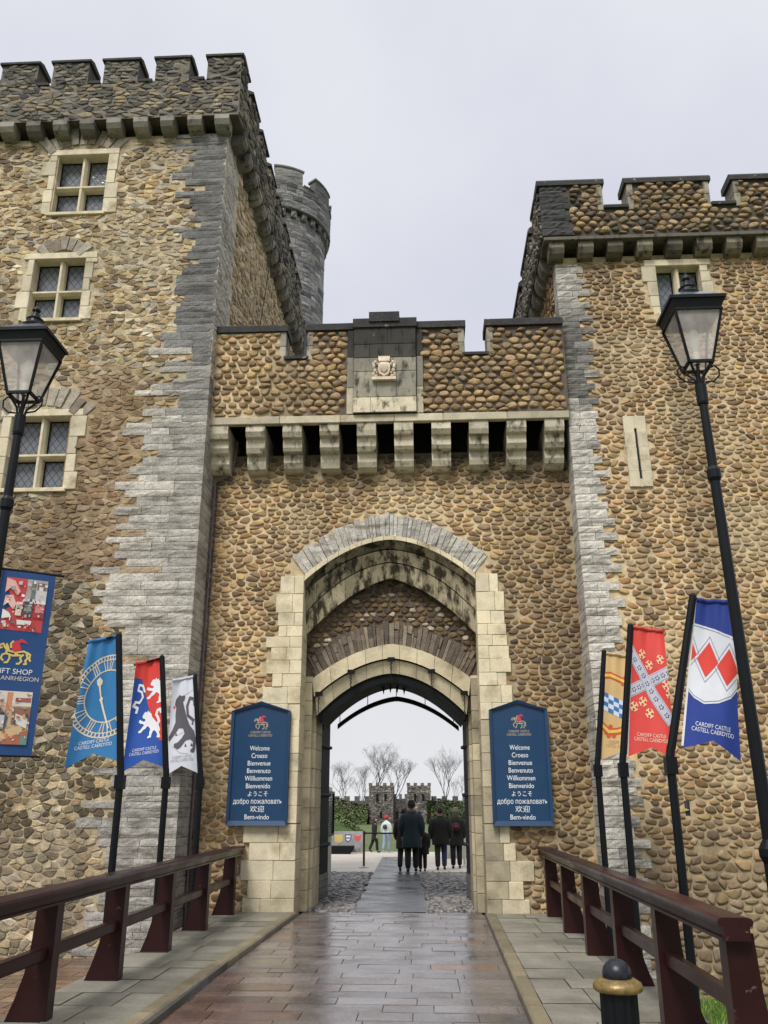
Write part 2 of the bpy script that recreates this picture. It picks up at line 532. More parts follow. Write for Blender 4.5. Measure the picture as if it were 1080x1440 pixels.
# ashlar jamb quoins
am = MB()
for (x0, x1, z0, z1) in ashL:
    right = x0 > 0
    W = x1 - x0
    cuts = [x0, x1] if W < .36 else [x0, x0 + W * rnd.choice([.35, .5, .6, .66]), x1]
    for a, b_ in zip(cuts[:-1], cuts[1:]):
        c = mixc(CREAM, (.74, .66, .47), rnd.random())
        c = mulc(c, rnd.uniform(.86, 1.08))
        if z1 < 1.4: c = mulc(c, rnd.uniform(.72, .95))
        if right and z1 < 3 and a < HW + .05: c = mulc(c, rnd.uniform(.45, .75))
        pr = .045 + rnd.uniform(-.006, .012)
        am.cbox(a + .002, b_ - .002, -pr, .53, z0 + .002, z1 - .002, c, .006, .0015)
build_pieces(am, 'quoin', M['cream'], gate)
# dark joints behind the ashlar
jm = MB()
for s in (-1, 1):
    jm.box(*sorted((s * (HW + .012), s * (HW + .36))), -.028, .5, -.02, 5.2, (.2, .165, .11))
build_pieces(jm, 'jamb_core', M['mortar'], gate)


def curve_pts(f, X, n):
    return [(-X + 2 * X * i / n, f(-X + 2 * X * i / n)) for i in range(n + 1)]


def loft_blocks(mb, fa, Xa, ya, fb, Xb, yb, n, gap, th, colf, sub=3, jit=.0):
    """voussoirs filling the surface between curve a (x,z at y=ya) and curve b (at yb)"""
    for i in range(n):
        t0 = i / n + gap; t1 = (i + 1) / n - gap
        V = []
        jr = rnd.uniform(0, jit)
        for k in range(sub + 1):
            t = t0 + (t1 - t0) * k / sub
            xa = -Xa + 2 * Xa * t; xb = -Xb + 2 * Xb * t
            za = fa(xa) ; zb_ = fb(xb)
            V += [(xa, ya - jr, za), (xb, yb - jr, zb_), (xb, yb + th, zb_ + .001), (xa, ya + th, za)]
        F = []
        for k in range(sub):
            o = k * 4
            for q in range(4):
                r = (q + 1) % 4
                F.append((o + q, o + r, o + 4 + r, o + 4 + q))
        F += [(0, 1, 2, 3), tuple(sub * 4 + q for q in (3, 2, 1, 0))]
        mb.add(V, F, colf(i))
    # dark core behind the joints
    V = []; F = []
    for k in range(41):
        t = k / 40
        xa = -Xa + 2 * Xa * t; xb = -Xb + 2 * Xb * t
        V += [(xa, ya + .012, fa(xa)), (xb, yb + .012, fb(xb))]
    for k in range(40): F.append((2 * k, 2 * k + 1, 2 * k + 3, 2 * k + 2))
    mb.add(V, F, (.13, .11, .085))


# grey relieving voussoirs above the arch
hm = MB()
tt = [0.0]
while tt[-1] < 1: tt.append(tt[-1] + rnd.uniform(.017, .034))
tt[-1] = 1.0
for t0, t1 in zip(tt[:-1], tt[1:]):
    t0 += .0012; t1 -= .0012; ext = rnd.uniform(-.035, .03)
    po = lambda t: (-1.66 + 3.32 * t, HOODO(-1.66 + 3.32 * t) + ext); pi_ = lambda t: (-1.43 + 2.86 * t, HOODI(-1.43 + 2.86 * t))
    a, b_, c_, d_ = pi_(t0), pi_(t1), po(t1), po(t0)
    c = mulc(LIME, rnd.uniform(.75, 1.1)); pr = rnd.uniform(.02, .05)
    V = []
    for fr in (0, .33, .66, 1):
        for q, (A, B) in enumerate(((a, d_), (b_, c_))):
            x = A[0] + (B[0] - A[0]) * fr; zz_ = A[1] + (B[1] - A[1]) * fr
            V.append((x, -pr + rnd.uniform(-.012, .012), zz_))
    V += [(p[0], .1, p[1]) for p in (a, b_, d_, c_)]
    F = [(0, 1, 3, 2), (2, 3, 5, 4), (4, 5, 7, 6), (0, 8, 9, 1), (6, 7, 11, 10), (0, 2, 4, 6, 10, 8), (1, 9, 11, 7, 5, 3)]
    hm.add(V, F, c)
hm.build('relieving_arch', M['greystone'], gate)

ar = MB()
cc = lambda i: mulc(CREAM, rnd.uniform(.75, 1.0))
loft_blocks(ar, lambda x: HOODI(x) , 1.43, -.045, O1, 1.445, -.045, 15, .0012, .3, cc)
ar.build('hood_mould', M['cream'], gate)
ar = MB()
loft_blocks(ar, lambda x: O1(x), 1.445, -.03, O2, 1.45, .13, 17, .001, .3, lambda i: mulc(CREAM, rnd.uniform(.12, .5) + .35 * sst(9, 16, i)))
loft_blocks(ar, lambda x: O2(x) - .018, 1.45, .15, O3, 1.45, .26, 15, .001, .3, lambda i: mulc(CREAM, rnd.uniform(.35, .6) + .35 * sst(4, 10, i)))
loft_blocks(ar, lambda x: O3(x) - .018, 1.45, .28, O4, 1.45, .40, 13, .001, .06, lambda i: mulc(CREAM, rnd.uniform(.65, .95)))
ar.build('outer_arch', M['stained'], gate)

# recessed wall over the inner arch
mapT = lambda u, v, d: (u, .60 - d, v)
tm = MB()
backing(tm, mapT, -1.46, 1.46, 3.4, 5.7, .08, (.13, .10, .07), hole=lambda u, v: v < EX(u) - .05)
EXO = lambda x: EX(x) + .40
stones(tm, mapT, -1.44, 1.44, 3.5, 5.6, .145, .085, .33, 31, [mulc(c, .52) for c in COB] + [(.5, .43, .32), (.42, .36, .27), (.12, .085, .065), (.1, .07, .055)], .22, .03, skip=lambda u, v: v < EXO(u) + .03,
       stain_shade=lambda u, v, c, rg: mulc(c, 1 - .75 * sst(4.75, 5.3, v)))  # shadow under the outer arch, painted into the upper stones
x = -1.42
while x < 1.42:
    xe = min(1.44, x + rnd.uniform(.03, .085))
    ex = rnd.uniform(.26, .42); brk = rnd.choice([1.0, 1.0, rnd.uniform(.4, .7)])
    for f0, f1 in (((0, 1),) if brk == 1 else ((0, brk - .02), (brk + .02, 1))):
        q = []
        for (xx, f) in ((x + .004, f0), (xe - .004, f0), (xe - .004, f1), (x + .004, f1)):
            d_ = Vector((xx, EX(xx) - 1.9)).normalized() * ex * f
            q.append((max(-1.44, min(1.44, xx + d_.x * .85 + rnd.uniform(-.005, .005))), EX(xx) + d_.y + rnd.uniform(-.012, .012)))
        if abs(q[2][0] - q[3][0]) > .012:
            tm.prism(q, mapT, .01 + rnd.uniform(0, .04), -.05, mulc(rnd.choice([(.17, .135, .10), (.21, .165, .12), (.13, .105, .08), (.26, .21, .155)]), rnd.uniform(.7, 1.2)))
    x = xe
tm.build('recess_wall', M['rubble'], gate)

im = MB()
loft_blocks(im, EX, 1.34, .555, LN, 1.30, .555, 9, .0012, .25, lambda i: mulc(CREAM, rnd.uniform(.72, .95)))
loft_blocks(im, lambda x: LN(x) - .02, 1.29, .62, IN, 1.26, .68, 9, .0012, .2, lambda i: mulc(CREAM, rnd.uniform(.62, .85)))
# inner jambs
for s in (-1, 1):
    z = 0.0
    while z < 3.62:
        h_ = rnd.uniform(.24, .34); z1 = min(3.64, z + h_)
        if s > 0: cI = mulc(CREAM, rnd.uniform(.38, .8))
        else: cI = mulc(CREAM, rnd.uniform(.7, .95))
        xs = sorted((s * 1.33, s * 1.60))
        im.cbox(xs[0], xs[1], .56, .80, z + .003, z1 - .003, cI, .006, .001)
        zc = min(z1, 3.30)
        if zc > z + .02:
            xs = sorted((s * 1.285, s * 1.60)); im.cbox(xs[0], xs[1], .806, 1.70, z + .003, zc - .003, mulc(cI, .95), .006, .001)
        z = z1
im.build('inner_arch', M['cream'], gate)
# groove line, brackets, chains
gm = MB()
for k in range(40):
    xa = -1.29 + 2.58 * k / 40; xb = -1.29 + 2.58 * (k + 1) / 40
    gm.tube([(xa, .585, LN(xa) - .005), (xb, .585, LN(xb) - .005)], .014, 5, cap=False)
for bx in (-1.22, -.68, 0, .68, 1.22):
    gm.box(bx - .06, bx + .06, .545, .62, LN(bx) - .05, LN(bx) + .012)
gm.build('iron_groove', M['paint_black'], gate)
for bx, dz in ((-1.22, .36), (-.68, .27), (0, .27), (.68, .27), (1.22, .36)):
    cm = MB()
    z0 = LN(bx) - .04
    n = 9
    for k in range(n):
        zc = z0 - dz * k / n; zd = z0 - dz * (k + 1) / n
        off = .012 if k % 2 else -.012
        cm.tube([(bx - off * .6, .56, zc), (bx + off, .56, (zc + zd) / 2), (bx - off * .6, .56, zd - .006)], .0085, 5)
    cm.build('chain', M['paint_black'], gate)
# black timber frame under the inner arch
fm = MB()
pts = []
for k in range(41):
    x = -1.262 + 2.524 * k / 40; pts.append((x, x * 1.19 / 1.262))
for k in range(40):
    (xa, ia), (xb, ib) = pts[k], pts[k + 1]
    V = [(xa, .72, IN(xa) - .006), (xb, .72, IN(xb) - .006), (ib, .72, BL(ib)), (ia, .72, BL(ia)), (xa, 1.65, IN(xa) - .006), (xb, 1.65, IN(xb) - .006), (ib, 1.65, BL(ib)), (ia, 1.65, BL(ia))]
    fm.add(V, [(0, 3, 2, 1), (4, 5, 6, 7), (3, 7, 6, 2), (0, 1, 5, 4)])
for s in (-1, 1):
    pass
for k in range(4):   # tips of the raised grille
    x = -.16 + .12 * k
    fm.tube([(x, 1.2, BL(x) + .02), (x, 1.2, BL(x) - .05), (x, 1.2, BL(x) - .13)], [.02, .02, .001], 6)
fm.build('door_frame', M['wood_dark'], gate)
# door leaves
for s in (-1, 1):
    dm = MB()
    A = Vector((s * 1.36, 1.73, 0)); B = Vector((s * 1.265, 2.85, 0)); nrm = Vector((s * .08, .007, 0))
    n = 7
    for k in range(n):
        p = A.lerp(B, k / n + .004); q = A.lerp(B, (k + 1) / n - .004)
        zt = 2.75 + .5 * k / n
        V = [tuple(w + Vector((0, 0, zz_))) for zz_ in (.03, zt) for w in (p, q, q + nrm, p + nrm)]
        dm.add(V, [(0, 1, 2, 3), (7, 6, 5, 4), (0, 4, 5, 1), (1, 5, 6, 2), (2, 6, 7, 3), (3, 7, 4, 0)])
    for zz_ in (.9, 1.75, 2.6):
        p = A.lerp(B, .03) - nrm * .25; q = A.lerp(B, .97) - nrm * .25
        dm.tube([p + Vector((0, 0, zz_)), q + Vector((0, 0, zz_))], .035, 6)
    d = dm.build('gate_door', M['wood_dark'], gate)
    pm = MB()
    p = A.lerp(B, .0) - nrm * .1; q = A.lerp(B, 1.0) - nrm * .1
    V = [tuple(w + Vector((0, 0, zz_))) for zz_ in (.035, .42) for w in (p, q, q + nrm * .2, p + nrm * .2)]
    pm.add(V, [(0, 1, 2, 3), (7, 6, 5, 4), (0, 4, 5, 1), (1, 5, 6, 2), (2, 6, 7, 3), (3, 7, 4, 0)])
    for i in range(8):
        for zz_ in (.09, .2, .31):
            w = A.lerp(B, (i + .5) / 8) - nrm * .12 + Vector((0, 0, zz_)); pm.blob(w, (.012, .012, .012), n=6, m=4)
    pm.build('kick_plate', M['studplate'], d)
    # front edge of the leaf end
# far arched band and its hangers
fb = MB()
FBt = cv(3.58, .12, .30)
for k in range(30):
    xa = -1.17 + 2.34 * k / 30 + .03; xb = -1.17 + 2.34 * (k + 1) / 30 + .03
    fb.add([(xa, 2.95, FBt(xa)), (xb, 2.95, FBt(xb)), (xb, 2.95, FBt(xb) - .085), (xa, 2.95, FBt(xa) - .085), (xa, 3.05, FBt(xa)), (xb, 3.05, FBt(xb)), (xb, 3.05, FBt(xb) - .085), (xa, 3.05, FBt(xa) - .085)],
           [(0, 3, 2, 1), (4, 5, 6, 7), (0, 1, 5, 4), (3, 7, 6, 2)])
for x in (-1.1, -.56, 0.0, .56, 1.1):
    fb.tube([(x, 3.0, FBt(x)), (x, 3.0, 4.75)], .008, 5)
fb.build('arched_band', M['paint_black'], gate)
# body of the building behind
bm_ = MB()
for s in (-1, 1):
    bm_.box(*sorted((s * 1.62, s * 3.10)), .5, 3.0, -1.15, 4.8, (.3, .25, .17))
    bm_.box(*sorted((s * 1.445, s * 1.62)), 1.74, 3.0, 0, 4.8, (.3, .25, .17))
bm_.box(-3.10, 3.10, .95, 3.0, 4.8, 8.78, (.3, .25, .17))
bm_.box(-3.10, -1.47, .12, .5, -1.15, 7.3, (.3, .25, .17)); bm_.box(1.47, 3.10, .12, .5, -1.15, 7.3, (.3, .25, .17))
bm_.box(-1.47, 1.47, .12, .95, 6.0, 7.3, (.2, .17, .12))
bm_.box(-3.10, 3.10, .42, .95, 7.301, 8.7, (.03, .026, .02))  # near-black colour stands in for the deep shade behind the corbels
for k in range(40):      # wall over the inner arch, closing the passage
    xa = -1.62 + 3.24 * k / 40; xb = -1.62 + 3.24 * (k + 1) / 40
    za = IN(max(-1.262, min(1.262, xa))) + .02; zb_ = IN(max(-1.262, min(1.262, xb))) + .02
    bm_.add([(xa, .83, za), (xb, .83, zb_), (xb, .83, 6.0), (xa, .83, 6.0), (xa, 1.7, za), (xb, 1.7, zb_), (xb, 1.7, 4.9), (xa, 1.7, 4.9)], [(0, 1, 2, 3), (4, 7, 6, 5), (0, 4, 5, 1)], (.1, .085, .06))
bm_.box(-3.10, 3.10, -.1, 3.0, 8.78, 8.86, (.15, .14, .12))
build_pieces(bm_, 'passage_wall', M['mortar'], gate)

# ---- corbels, string course, parapet
for k in range(10):
    x0 = -3.12 + .645 * k + (.003 if k == 0 else 0); x1 = x0 + .33
    cm = MB()
    prof = [(.42, 7.84), (-.50, 7.84), (-.505, 7.70), (-.47, 7.62), (-.39, 7.60), (-.39, 7.45), (-.35, 7.38), (-.25, 7.36), (-.25, 7.22), (-.21, 7.13), (-.11, 7.075), (.06, 7.07), (.42, 7.2)]
    prof = [(y + rnd.uniform(-.012, .012) if y < 0 else y, z_ + (rnd.uniform(-.012, .012) if z_ < 7.8 else 0)) for y, z_ in prof]
    cm.prism(prof, lambda u, v, d: (d, u, v), x0, x1, mulc(mixc(CREAM, LIME, .45), rnd.uniform(.7, 1.0)))
    cm.build('corbel', M['corbelstone'], gate)
sm = MB()
x = -3.115
while x < 3.1:
    x1 = min(3.11, x + rnd.uniform(.7, 1.3))
    if 3.11 - x1 < .3: x1 = 3.11
    sm.cbox(x + .002, x1 - .002, -.535, -.42, 7.842, 7.98, mulc(mixc(CREAM, LIME, .3), rnd.uniform(.5, .85)), .008, .002)
    x = x1
sm.build('string_course', M['cream'], gate)
mapP = lambda u, v, d: (u, -.50 - d, v)
CR = [(-1.83, -1.45), (1.36, 1.76)]
incr = lambda u, v, m_=0: any(a - m_ < u < b_ + m_ for a, b_ in CR) and v > 9.06
pm = MB()
def stP(u, v, c, rg=None):
    k = (.85 + .3 * vn(u * 1.2, v * 1.2, 21))
    k *= 1 - .35 * sst(9.2, 9.7, v) * sst(-1.6, -1.0, u)
    return mulc(c, k)
def stPm(u, v, c):
    return stP(u, v, mixc(c, (.055, .038, .024), sst(-2.3, -1.2, u + .6 * (vn(u * 2, v * 2, 4) - .5)) * .9))
# solid parapet core
segs = [(-3.115, -1.83, 9.66), (-1.83, -1.45, 9.1), (-1.45, 1.36, 9.66), (1.36, 1.76, 9.1), (1.76, 3.115, 9.66)]
for a, b_, t in segs:
    pm.box(a, b_, -.49, -.385, 7.975, 8.7, (.1, .08, .05)); pm.box(a, b_, -.49, -.1, 8.7, t, (.2, .15, .09))
backing(pm, mapP, -3.115, 3.115, 7.98, 9.66, .07, MORT, hole=lambda u, v: incr(u, v), stain_shade=stPm)
stones(pm, mapP, -3.1, 3.1, 8.0, 9.63, .19, .115, .3, 12, [mulc(mixc(c, (.32, .24, .14), .3), 1.0) for c in COB], .19, .045, .06, skip=lambda u, v: incr(u, v, .1) or -.74 < u < .64, stain_shade=stP)
pm.build('parapet', M['cobble'], gate, smooth=False, fixn=False)
km = MB()
for a, b_, zt in [(-3.115, -1.80, 9.81), (-1.48, -.62, 9.81), (.52, 1.39, 9.81), (1.73, 3.115, 9.82)]:
    km.prism([(-.56, zt - .15), (-.56, zt - .03), (-.52, zt), (-.02, zt + .01), (-.02, zt - .15)], lambda u, v, d: (d, u, v), a, b_, mulc(DARK, rnd.uniform(.9, 1.3)))
for a, b_ in CR:
    km.prism([(-.55, 9.10), (-.55, 9.15), (-.5, 9.18), (-.05, 9.19), (-.05, 9.10)], lambda u, v, d: (d, u, v), a - .03, b_ + .03, mulc(DARK, 1.1))
build_pieces(km, 'coping', M['coping'], gate)
tm_ = MB()
for a, b_ in CR:
    for x0, x1 in ((a - .11, a), (b_, b_ + .11)):
        for z0, z1 in ((9.08, 9.36), (9.36, 9.66)):
            tm_.cbox(x0, x1, -.525, -.08, z0 + .003, z1 - .003, mulc(mixc(CREAM, LIME, .5), rnd.uniform(.35, .8)), .008, .002)
build_pieces(tm_, 'crenel_trim', M['corbelstone'], gate)
# crest panel
cp = MB()
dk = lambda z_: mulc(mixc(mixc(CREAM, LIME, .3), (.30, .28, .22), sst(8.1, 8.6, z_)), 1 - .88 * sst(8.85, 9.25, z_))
for z0, z1, xs in [(7.99, 8.28, (-.6, -.30, .5)), (8.28, 8.78, (-.6, -.2, .15, .5)), (8.78, 9.05, (-.6, .1, .5)), (9.05, 9.32, (-.6, -.32, .2, .5)), (9.32, 9.66, (-.6, 0, .5))]:
    for a, b_ in zip(xs[:-1], xs[1:]):
        cp.cbox(a + .002, b_ - .002, -.60, -.45, z0 + .003, z1 - .003, mulc(dk((z0 + z1) / 2), rnd.uniform(.8, 1.05)), .006, .001)
cp.box(-.6, .5, -.585, -.45, 7.99, 9.64, (.06, .055, .05))
for a, b_ in ((-.72, -.605), (.505, .62)):
    for z0, z1 in ((7.99, 8.5), (8.5, 9.1), (9.1, 9.66)):
        cp.cbox(a, b_, -.54, -.45, z0 + .003, z1 - .003, mulc(dk((z0 + z1) / 2), .85), .006, .001)
crest = cp.build('crest_panel', M['corbelstone'], gate)
cp2 = MB()
cp2.prism([(-.63, 9.655), (-.63, 9.82), (-.58, 9.86), (-.05, 9.87), (-.05, 9.655)], lambda u, v, d: (d, u, v), -.62, .52, mulc(DARK, 1.0))
cp2.prism([(-.66, 9.75), (-.66, 9.94), (-.60, 9.97), (-.05, 9.98), (-.05, 9.75)], lambda u, v, d: (d, u, v), -.33, .21, mulc(DARK, .9))
cp2.build('crest_cap', M['coping'], gate)
# carved coat of arms
ca = MB(); PK = (.84, .71, .57)
cx, cz = -.06, 8.84
mapC = lambda u, v, d: (cx + u, -.60 - d, cz + v)
ca.box(cx - .21, cx + .21, -.68, -.59, 8.58, 8.635, PK)
ca.prism([(-.105, .06), (-.105, -.06), (-.085, -.13), (0, -.185), (.085, -.13), (.105, -.06), (.105, .06), (.05, .09), (-.05, .09)], mapC, .055, 0, PK)
ca.prism([(-.06, .03), (-.06, -.07), (0, -.12), (.06, -.07), (.06, .03), (0, .05)], mapC, .075, .04, mulc(PK, .8))
for k in range(3):
    a = -.07 + .07 * k
    ca.prism([(a - .032, .15), (a - .03, .215), (a, .20), (a + .03, .215), (a + .032, .15)], mapC, .05, 0, PK)
ca.prism([(-.09, .11), (-.1, .16), (.1, .16), (.09, .11)], mapC, .06, 0, PK)
for s in (-1, 1):
    for (u, v, ru, rv) in [(.155, .10, .03, .035), (.175, .02, .03, .06), (.16, -.07, .035, .05), (.185, -.14, .03, .045), (.14, -.17, .035, .03), (.12, .06, .02, .03), (.195, .06, .015, .05), (.125, -.11, .02, .03)]:
        ca.blob((cx + s * u, -.615, cz + v), (ru, .045, rv), mulc(PK, rnd.uniform(.8, 1.1)), 8, 6)
for k in range(14):
    ca.blob((cx + rnd.uniform(-.19, .19), -.61, cz - .2 + rnd.uniform(-.03, .03)), (.022, .03, .02), mulc(PK, rnd.uniform(.6, 1)), 6, 5)
ca.build('coat_of_arms', M['cream'], crest)
# drain pipe in the corner
dp = MB()
dp.tube([(-2.72, .0, 7.75), (-2.74, -.06, 7.35), (-2.80, -.07, 7.1), (-2.88, -.07, 7.03), (-3.02, -.07, 7.0), (-3.06, -.07, 6.93), (-3.065, -.07, 5), (-3.07, -.07, 2), (-3.07, -.07, -1.0)], .019, 8, (.14, .10, .11))
dp.tube([(-3.02, -.05, 6.9), (-3.03, -.05, 3), (-3.03, -.05, -1.0)], .011, 6, (.06, .05, .05))
dp.build('drain_pipe', surf('pipe_metal', None, .4, 5, .8, 1.2, 30, .9, 1.1, 0), gate)

# ================================================================== left square tower
lt = empty('square_tower', (-6, 3, -.5), 'tall rubble-stone square tower with three mullioned windows, left of the gate arch', 'tower')
PL = -.72
mapL = lambda u, v, d: (u, PL - d, v)
WIN = [(-6.44, -5.42, 12.24, 13.59), (-6.58, -5.60, 9.93, 11.21), (-6.55, -5.49, 6.64, 7.98)]
def qw(v):
    pts = [(-1, 1.15), (1, 1.2), (3, 1.45), (4.1, 1.3), (5.3, 1.55), (6.3, 1.35), (7.3, 1.2), (9, .85), (12, .70), (14.2, .82)]
    for (a, wa), (b_, wb) in zip(pts[:-1], pts[1:]):
        if a <= v <= b_: return wa + (wb - wa) * (v - a) / (b_ - a)
    return .8
qrows = []
rg = random.Random(5)
v = -1.0
while v < 13.95:
    hgt = rg.uniform(.085, .165); v1 = min(14.0, v + hgt)
    qrows.append((v, v1, max(.35, qw(v) - .08 + rg.choice((rg.uniform(-.15, .15), rg.uniform(-.45, .4)))))); v = v1
def inq(u, v_):
    for a, b_, w in qrows:
        if a <= v_ < b_: return u > -3.12 - w - .03
    return False
def winskip(u, v_, WW, ml, mt, mbm):
    return any(a - ml < u < b_ + ml and c - mbm < v_ < d + mt for a, b_, c, d in WW)
FANS = [(-5.96, 12.9, .95, 1.32, 42, 9), (-6.05, 10.98, .42, .70, 50, 7), (-6.05, 7.2, 1.0, 1.38, 46, 11)]
def infan(u, v_):
    for fx, fz, r0, r1, an, n in FANS:
        dx = u - fx; dz = v_ - fz; r = math.hypot(dx, dz)
        if r0 - .05 < r < r1 + .05 and dz > 0 and abs(math.degrees(math.atan2(dx, dz))) < an + 3: return True
    return False
def skipL(u, v_): return inq(u, v_) or winskip(u, v_, WIN, .24, .12, .02) or infan(u, v_)
def stainL(u, v_, c, rg=None):
    k = (.80 + .38 * vn(u * .7, v_ * .7, 33)) * (1 - .25 * sst(.58, .85, vn(u * 2.4, v_ * .22, 79)))
    if rg is not None: c = mixc(c, (.5, .43, .3), .5 * sst(.6, .85, vn(u * 1.2 + 2, v_ * 1.5, 16)))
    if v_ > 12.5: k *= 1 - .25 * sst(12.5, 14, v_)
    if rg is not None and v_ < 6.2 and rg.random() < .55 * (1 - sst(3.8, 6.2, v_)): c = mulc(mixc(c, (.2, .165, .09), .5), .5)
    if 5.0 < v_ < 9: c = mixc(c, (.27, .165, .085), .6 * sst(.45, .7, vn(u * .8 + 3, v_ * .6, 9)))
    if v_ < 1.2: c = mixc(c, (.42, .36, .25), .35)
    return mulc(c, k)
lw = MB()
backing(lw, mapL, -9.2, -3.13, -1.0, 14.0, .1, (.50, .41, .27), hole=lambda u, v_: any(a - .02 < u < b_ + .02 and c < v_ < d + .02 for a, b_, c, d in WIN), stain_shade=stainL)
stones(lw, mapL, -9.2, -3.14, -.9, 5.0, .145, .09, .48, 40, RUB, .06, .016, .14, skipL, stainL, .95, .15, .45, (.65, 1.35))
stones(lw, mapL, -9.2, -3.14, 5.0, 13.9, .16, .076, .48, 41, RUB, .065, .013, .22, skipL, stainL, .97, .12, .5, (.66, 1.34))
lw.build('wall', M['rubble'], lt, smooth=False, fixn=False)
lb = MB()
lb.box(-9.2, -3.125, -.40, 8.2, -1.1, 14.9, (.3, .24, .16))
lb.build('wall_core', M['mortar'], lt)
fan = MB()
for fx, fz, r0, r1, an, n in FANS:
    for i in range(n):
        a0 = R(-an + 2 * an * i / n + .8); a1 = R(-an + 2 * an * (i + 1) / n - .8)
        rr = r1 * rnd.uniform(.94, 1.05)
        pts = [(fx + r0 * math.sin(a0), fz + r0 * math.cos(a0)), (fx + r0 * math.sin(a1), fz + r0 * math.cos(a1)), (fx + rr * math.sin(a1), fz + rr * math.cos(a1)), (fx + rr * math.sin(a0), fz + rr * math.cos(a0))]
        fan.prism(pts, mapL, rnd.uniform(.02, .045), -.05, mulc(rnd.choice([(.34, .30, .24), (.28, .24, .19), (.38, .34, .27), (.24, .19, .14)]), rnd.uniform(.8, 1.15)))
build_pieces(fan, 'relieving_arch', M['rubble'], lt)
qm = MB()
for a, b_, w in qrows:
    x = -3.12 - w; xe = -3.105
    cuts = [x]
    while xe - cuts[-1] > .85:
        cuts.append(cuts[-1] + rg.uniform(.32, .85))
    if xe - cuts[-1] < .15 and len(cuts) > 1: cuts.pop()
    cuts.append(xe)
    zc = (a + b_) / 2
    for p, q in zip(cuts[:-1], cuts[1:]):
        dk_ = sst(7.9, 9.6, zc + rg.uniform(-.9, .9))
        c = mixc(LIME, mulc(SLATE, 1.35), dk_ * .92)
        if q == xe: c = mulc(c, 1 - .25 * sst(3, 8, zc))
        c = mulc(c, rg.uniform(.72, 1.12))
        if rg.random() < .08 and q != xe: c = mixc(c, (.42, .31, .18), .8)
        if zc < 2.2: c = mulc(mixc(c, (.25, .25, .24), .4), .9)
        rockblock(qm, mapL, p + .003, q - .003, a + .003, b_ - .004, .026, c, rg, .12 if q != xe else .715, .005)
# return of the corner up the side, above the gate
v = 9.0
qm.build('quoin', M['greystone'], lt, fixn=False)


def window(par, W, P, lights=2, transom=True, lab=None, rec=.26):
    x0, x1, z0, z1 = W
    e = empty('window', ((x0 + x1) / 2, P, z0)); e.parent = par
    e.location = Vector(((x0 + x1) / 2, P, z0)) - ORG[par]
    s = MB()
    # surround blocks
    for sd in (0, 1):
        z = z0 - .03
        k = 0
        while z < z1 - .02:
            h_ = (z1 - z0) / 4.2 * rnd.uniform(.85, 1.2); zt = min(z1, z + h_)
            if z1 - zt < .1: zt = z1
            w = rnd.choice((.13, .16, .24)) + rnd.uniform(-.02, .04)
            if sd == 0: s.cbox(x0 - w, x0, P - .03, P + rec + .1, z + .003, zt - .003, mulc(mixc(CREAM, LIME, .3), rnd.uniform(.68, 1.02)), .008, .002)
            else: s.cbox(x1, x1 + w, P - .03, P + rec + .1, z + .003, zt - .003, mulc(mixc(CREAM, LIME, .3), rnd.uniform(.68, 1.02)), .008, .002)
            z = zt; k += 1
    s.cbox(x0 - .2, x1 + .2, P - .032, P + rec + .1, z1, z1 + .13, mulc(mixc(CREAM, LIME, .25), .95), .008, .002)
    s.cbox(x0 - .06, x1 + .06, P - .06, P + rec + .1, z0 - .07, z0, mulc(CREAM, .85), .008, .002)
    s.build('surround', M['cream'], e)
    ml = MB()
    n = lights
    mc = mulc(mixc(CREAM, LIME, .2), .9)
    for i in range(1, n):
        xm = x0 + (x1 - x0) * i / n
        ml.prism([(xm - .055, P + rec), (xm - .055, P + .12), (xm - .02, P + .05), (xm + .02, P + .05), (xm + .055, P + .12), (xm + .055, P + rec)], lambda u, v, d: (u, v, d), z0, z1, mc)
    if transom:
        zm = z0 + (z1 - z0) * .47
        ml.prism([(P + rec, zm - .05), (P + .11, zm - .05), (P + .045, zm - .015), (P + .045, zm + .02), (P + .11, zm + .05), (P + rec, zm + .05)], lambda u, v, d: (d, u, v), x0, x1, mc)
    ml.build('mullion', M['cream'], e)
    for i in range(n):
        a = x0 + (x1 - x0) * i / n + (.0 if i == 0 else .056); b_ = x0 + (x1 - x0) * (i + 1) / n - (.0 if i == n - 1 else .056)
        rows = [(z0, zm - .051), (zm + .051, z1)] if transom else [(z0, z1)]
        for za, zb2 in rows:
            g = MB(); g.box(a, b_, P + rec - .03, P + rec, za, zb2); g.build('pane', M['glass'], e)
            fr = MB()
            for q in ((a, a + .022, za, zb2), (b_ - .022, b_, za, zb2), (a + .022, b_ - .022, za, za + .022), (a + .022, b_ - .022, zb2 - .022, zb2)):
                fr.box(q[0], q[1], P + rec - .045, P + rec - .031, q[2], q[3])
            fr.build('frame', M['paint_black'], e)
    return e


for W in WIN: window(lt, W, PL)

DKS = [(.085, .078, .066), (.14, .128, .108), (.075, .072, .066), (.19, .165, .125), (.12, .105, .082), (.23, .2, .15)]
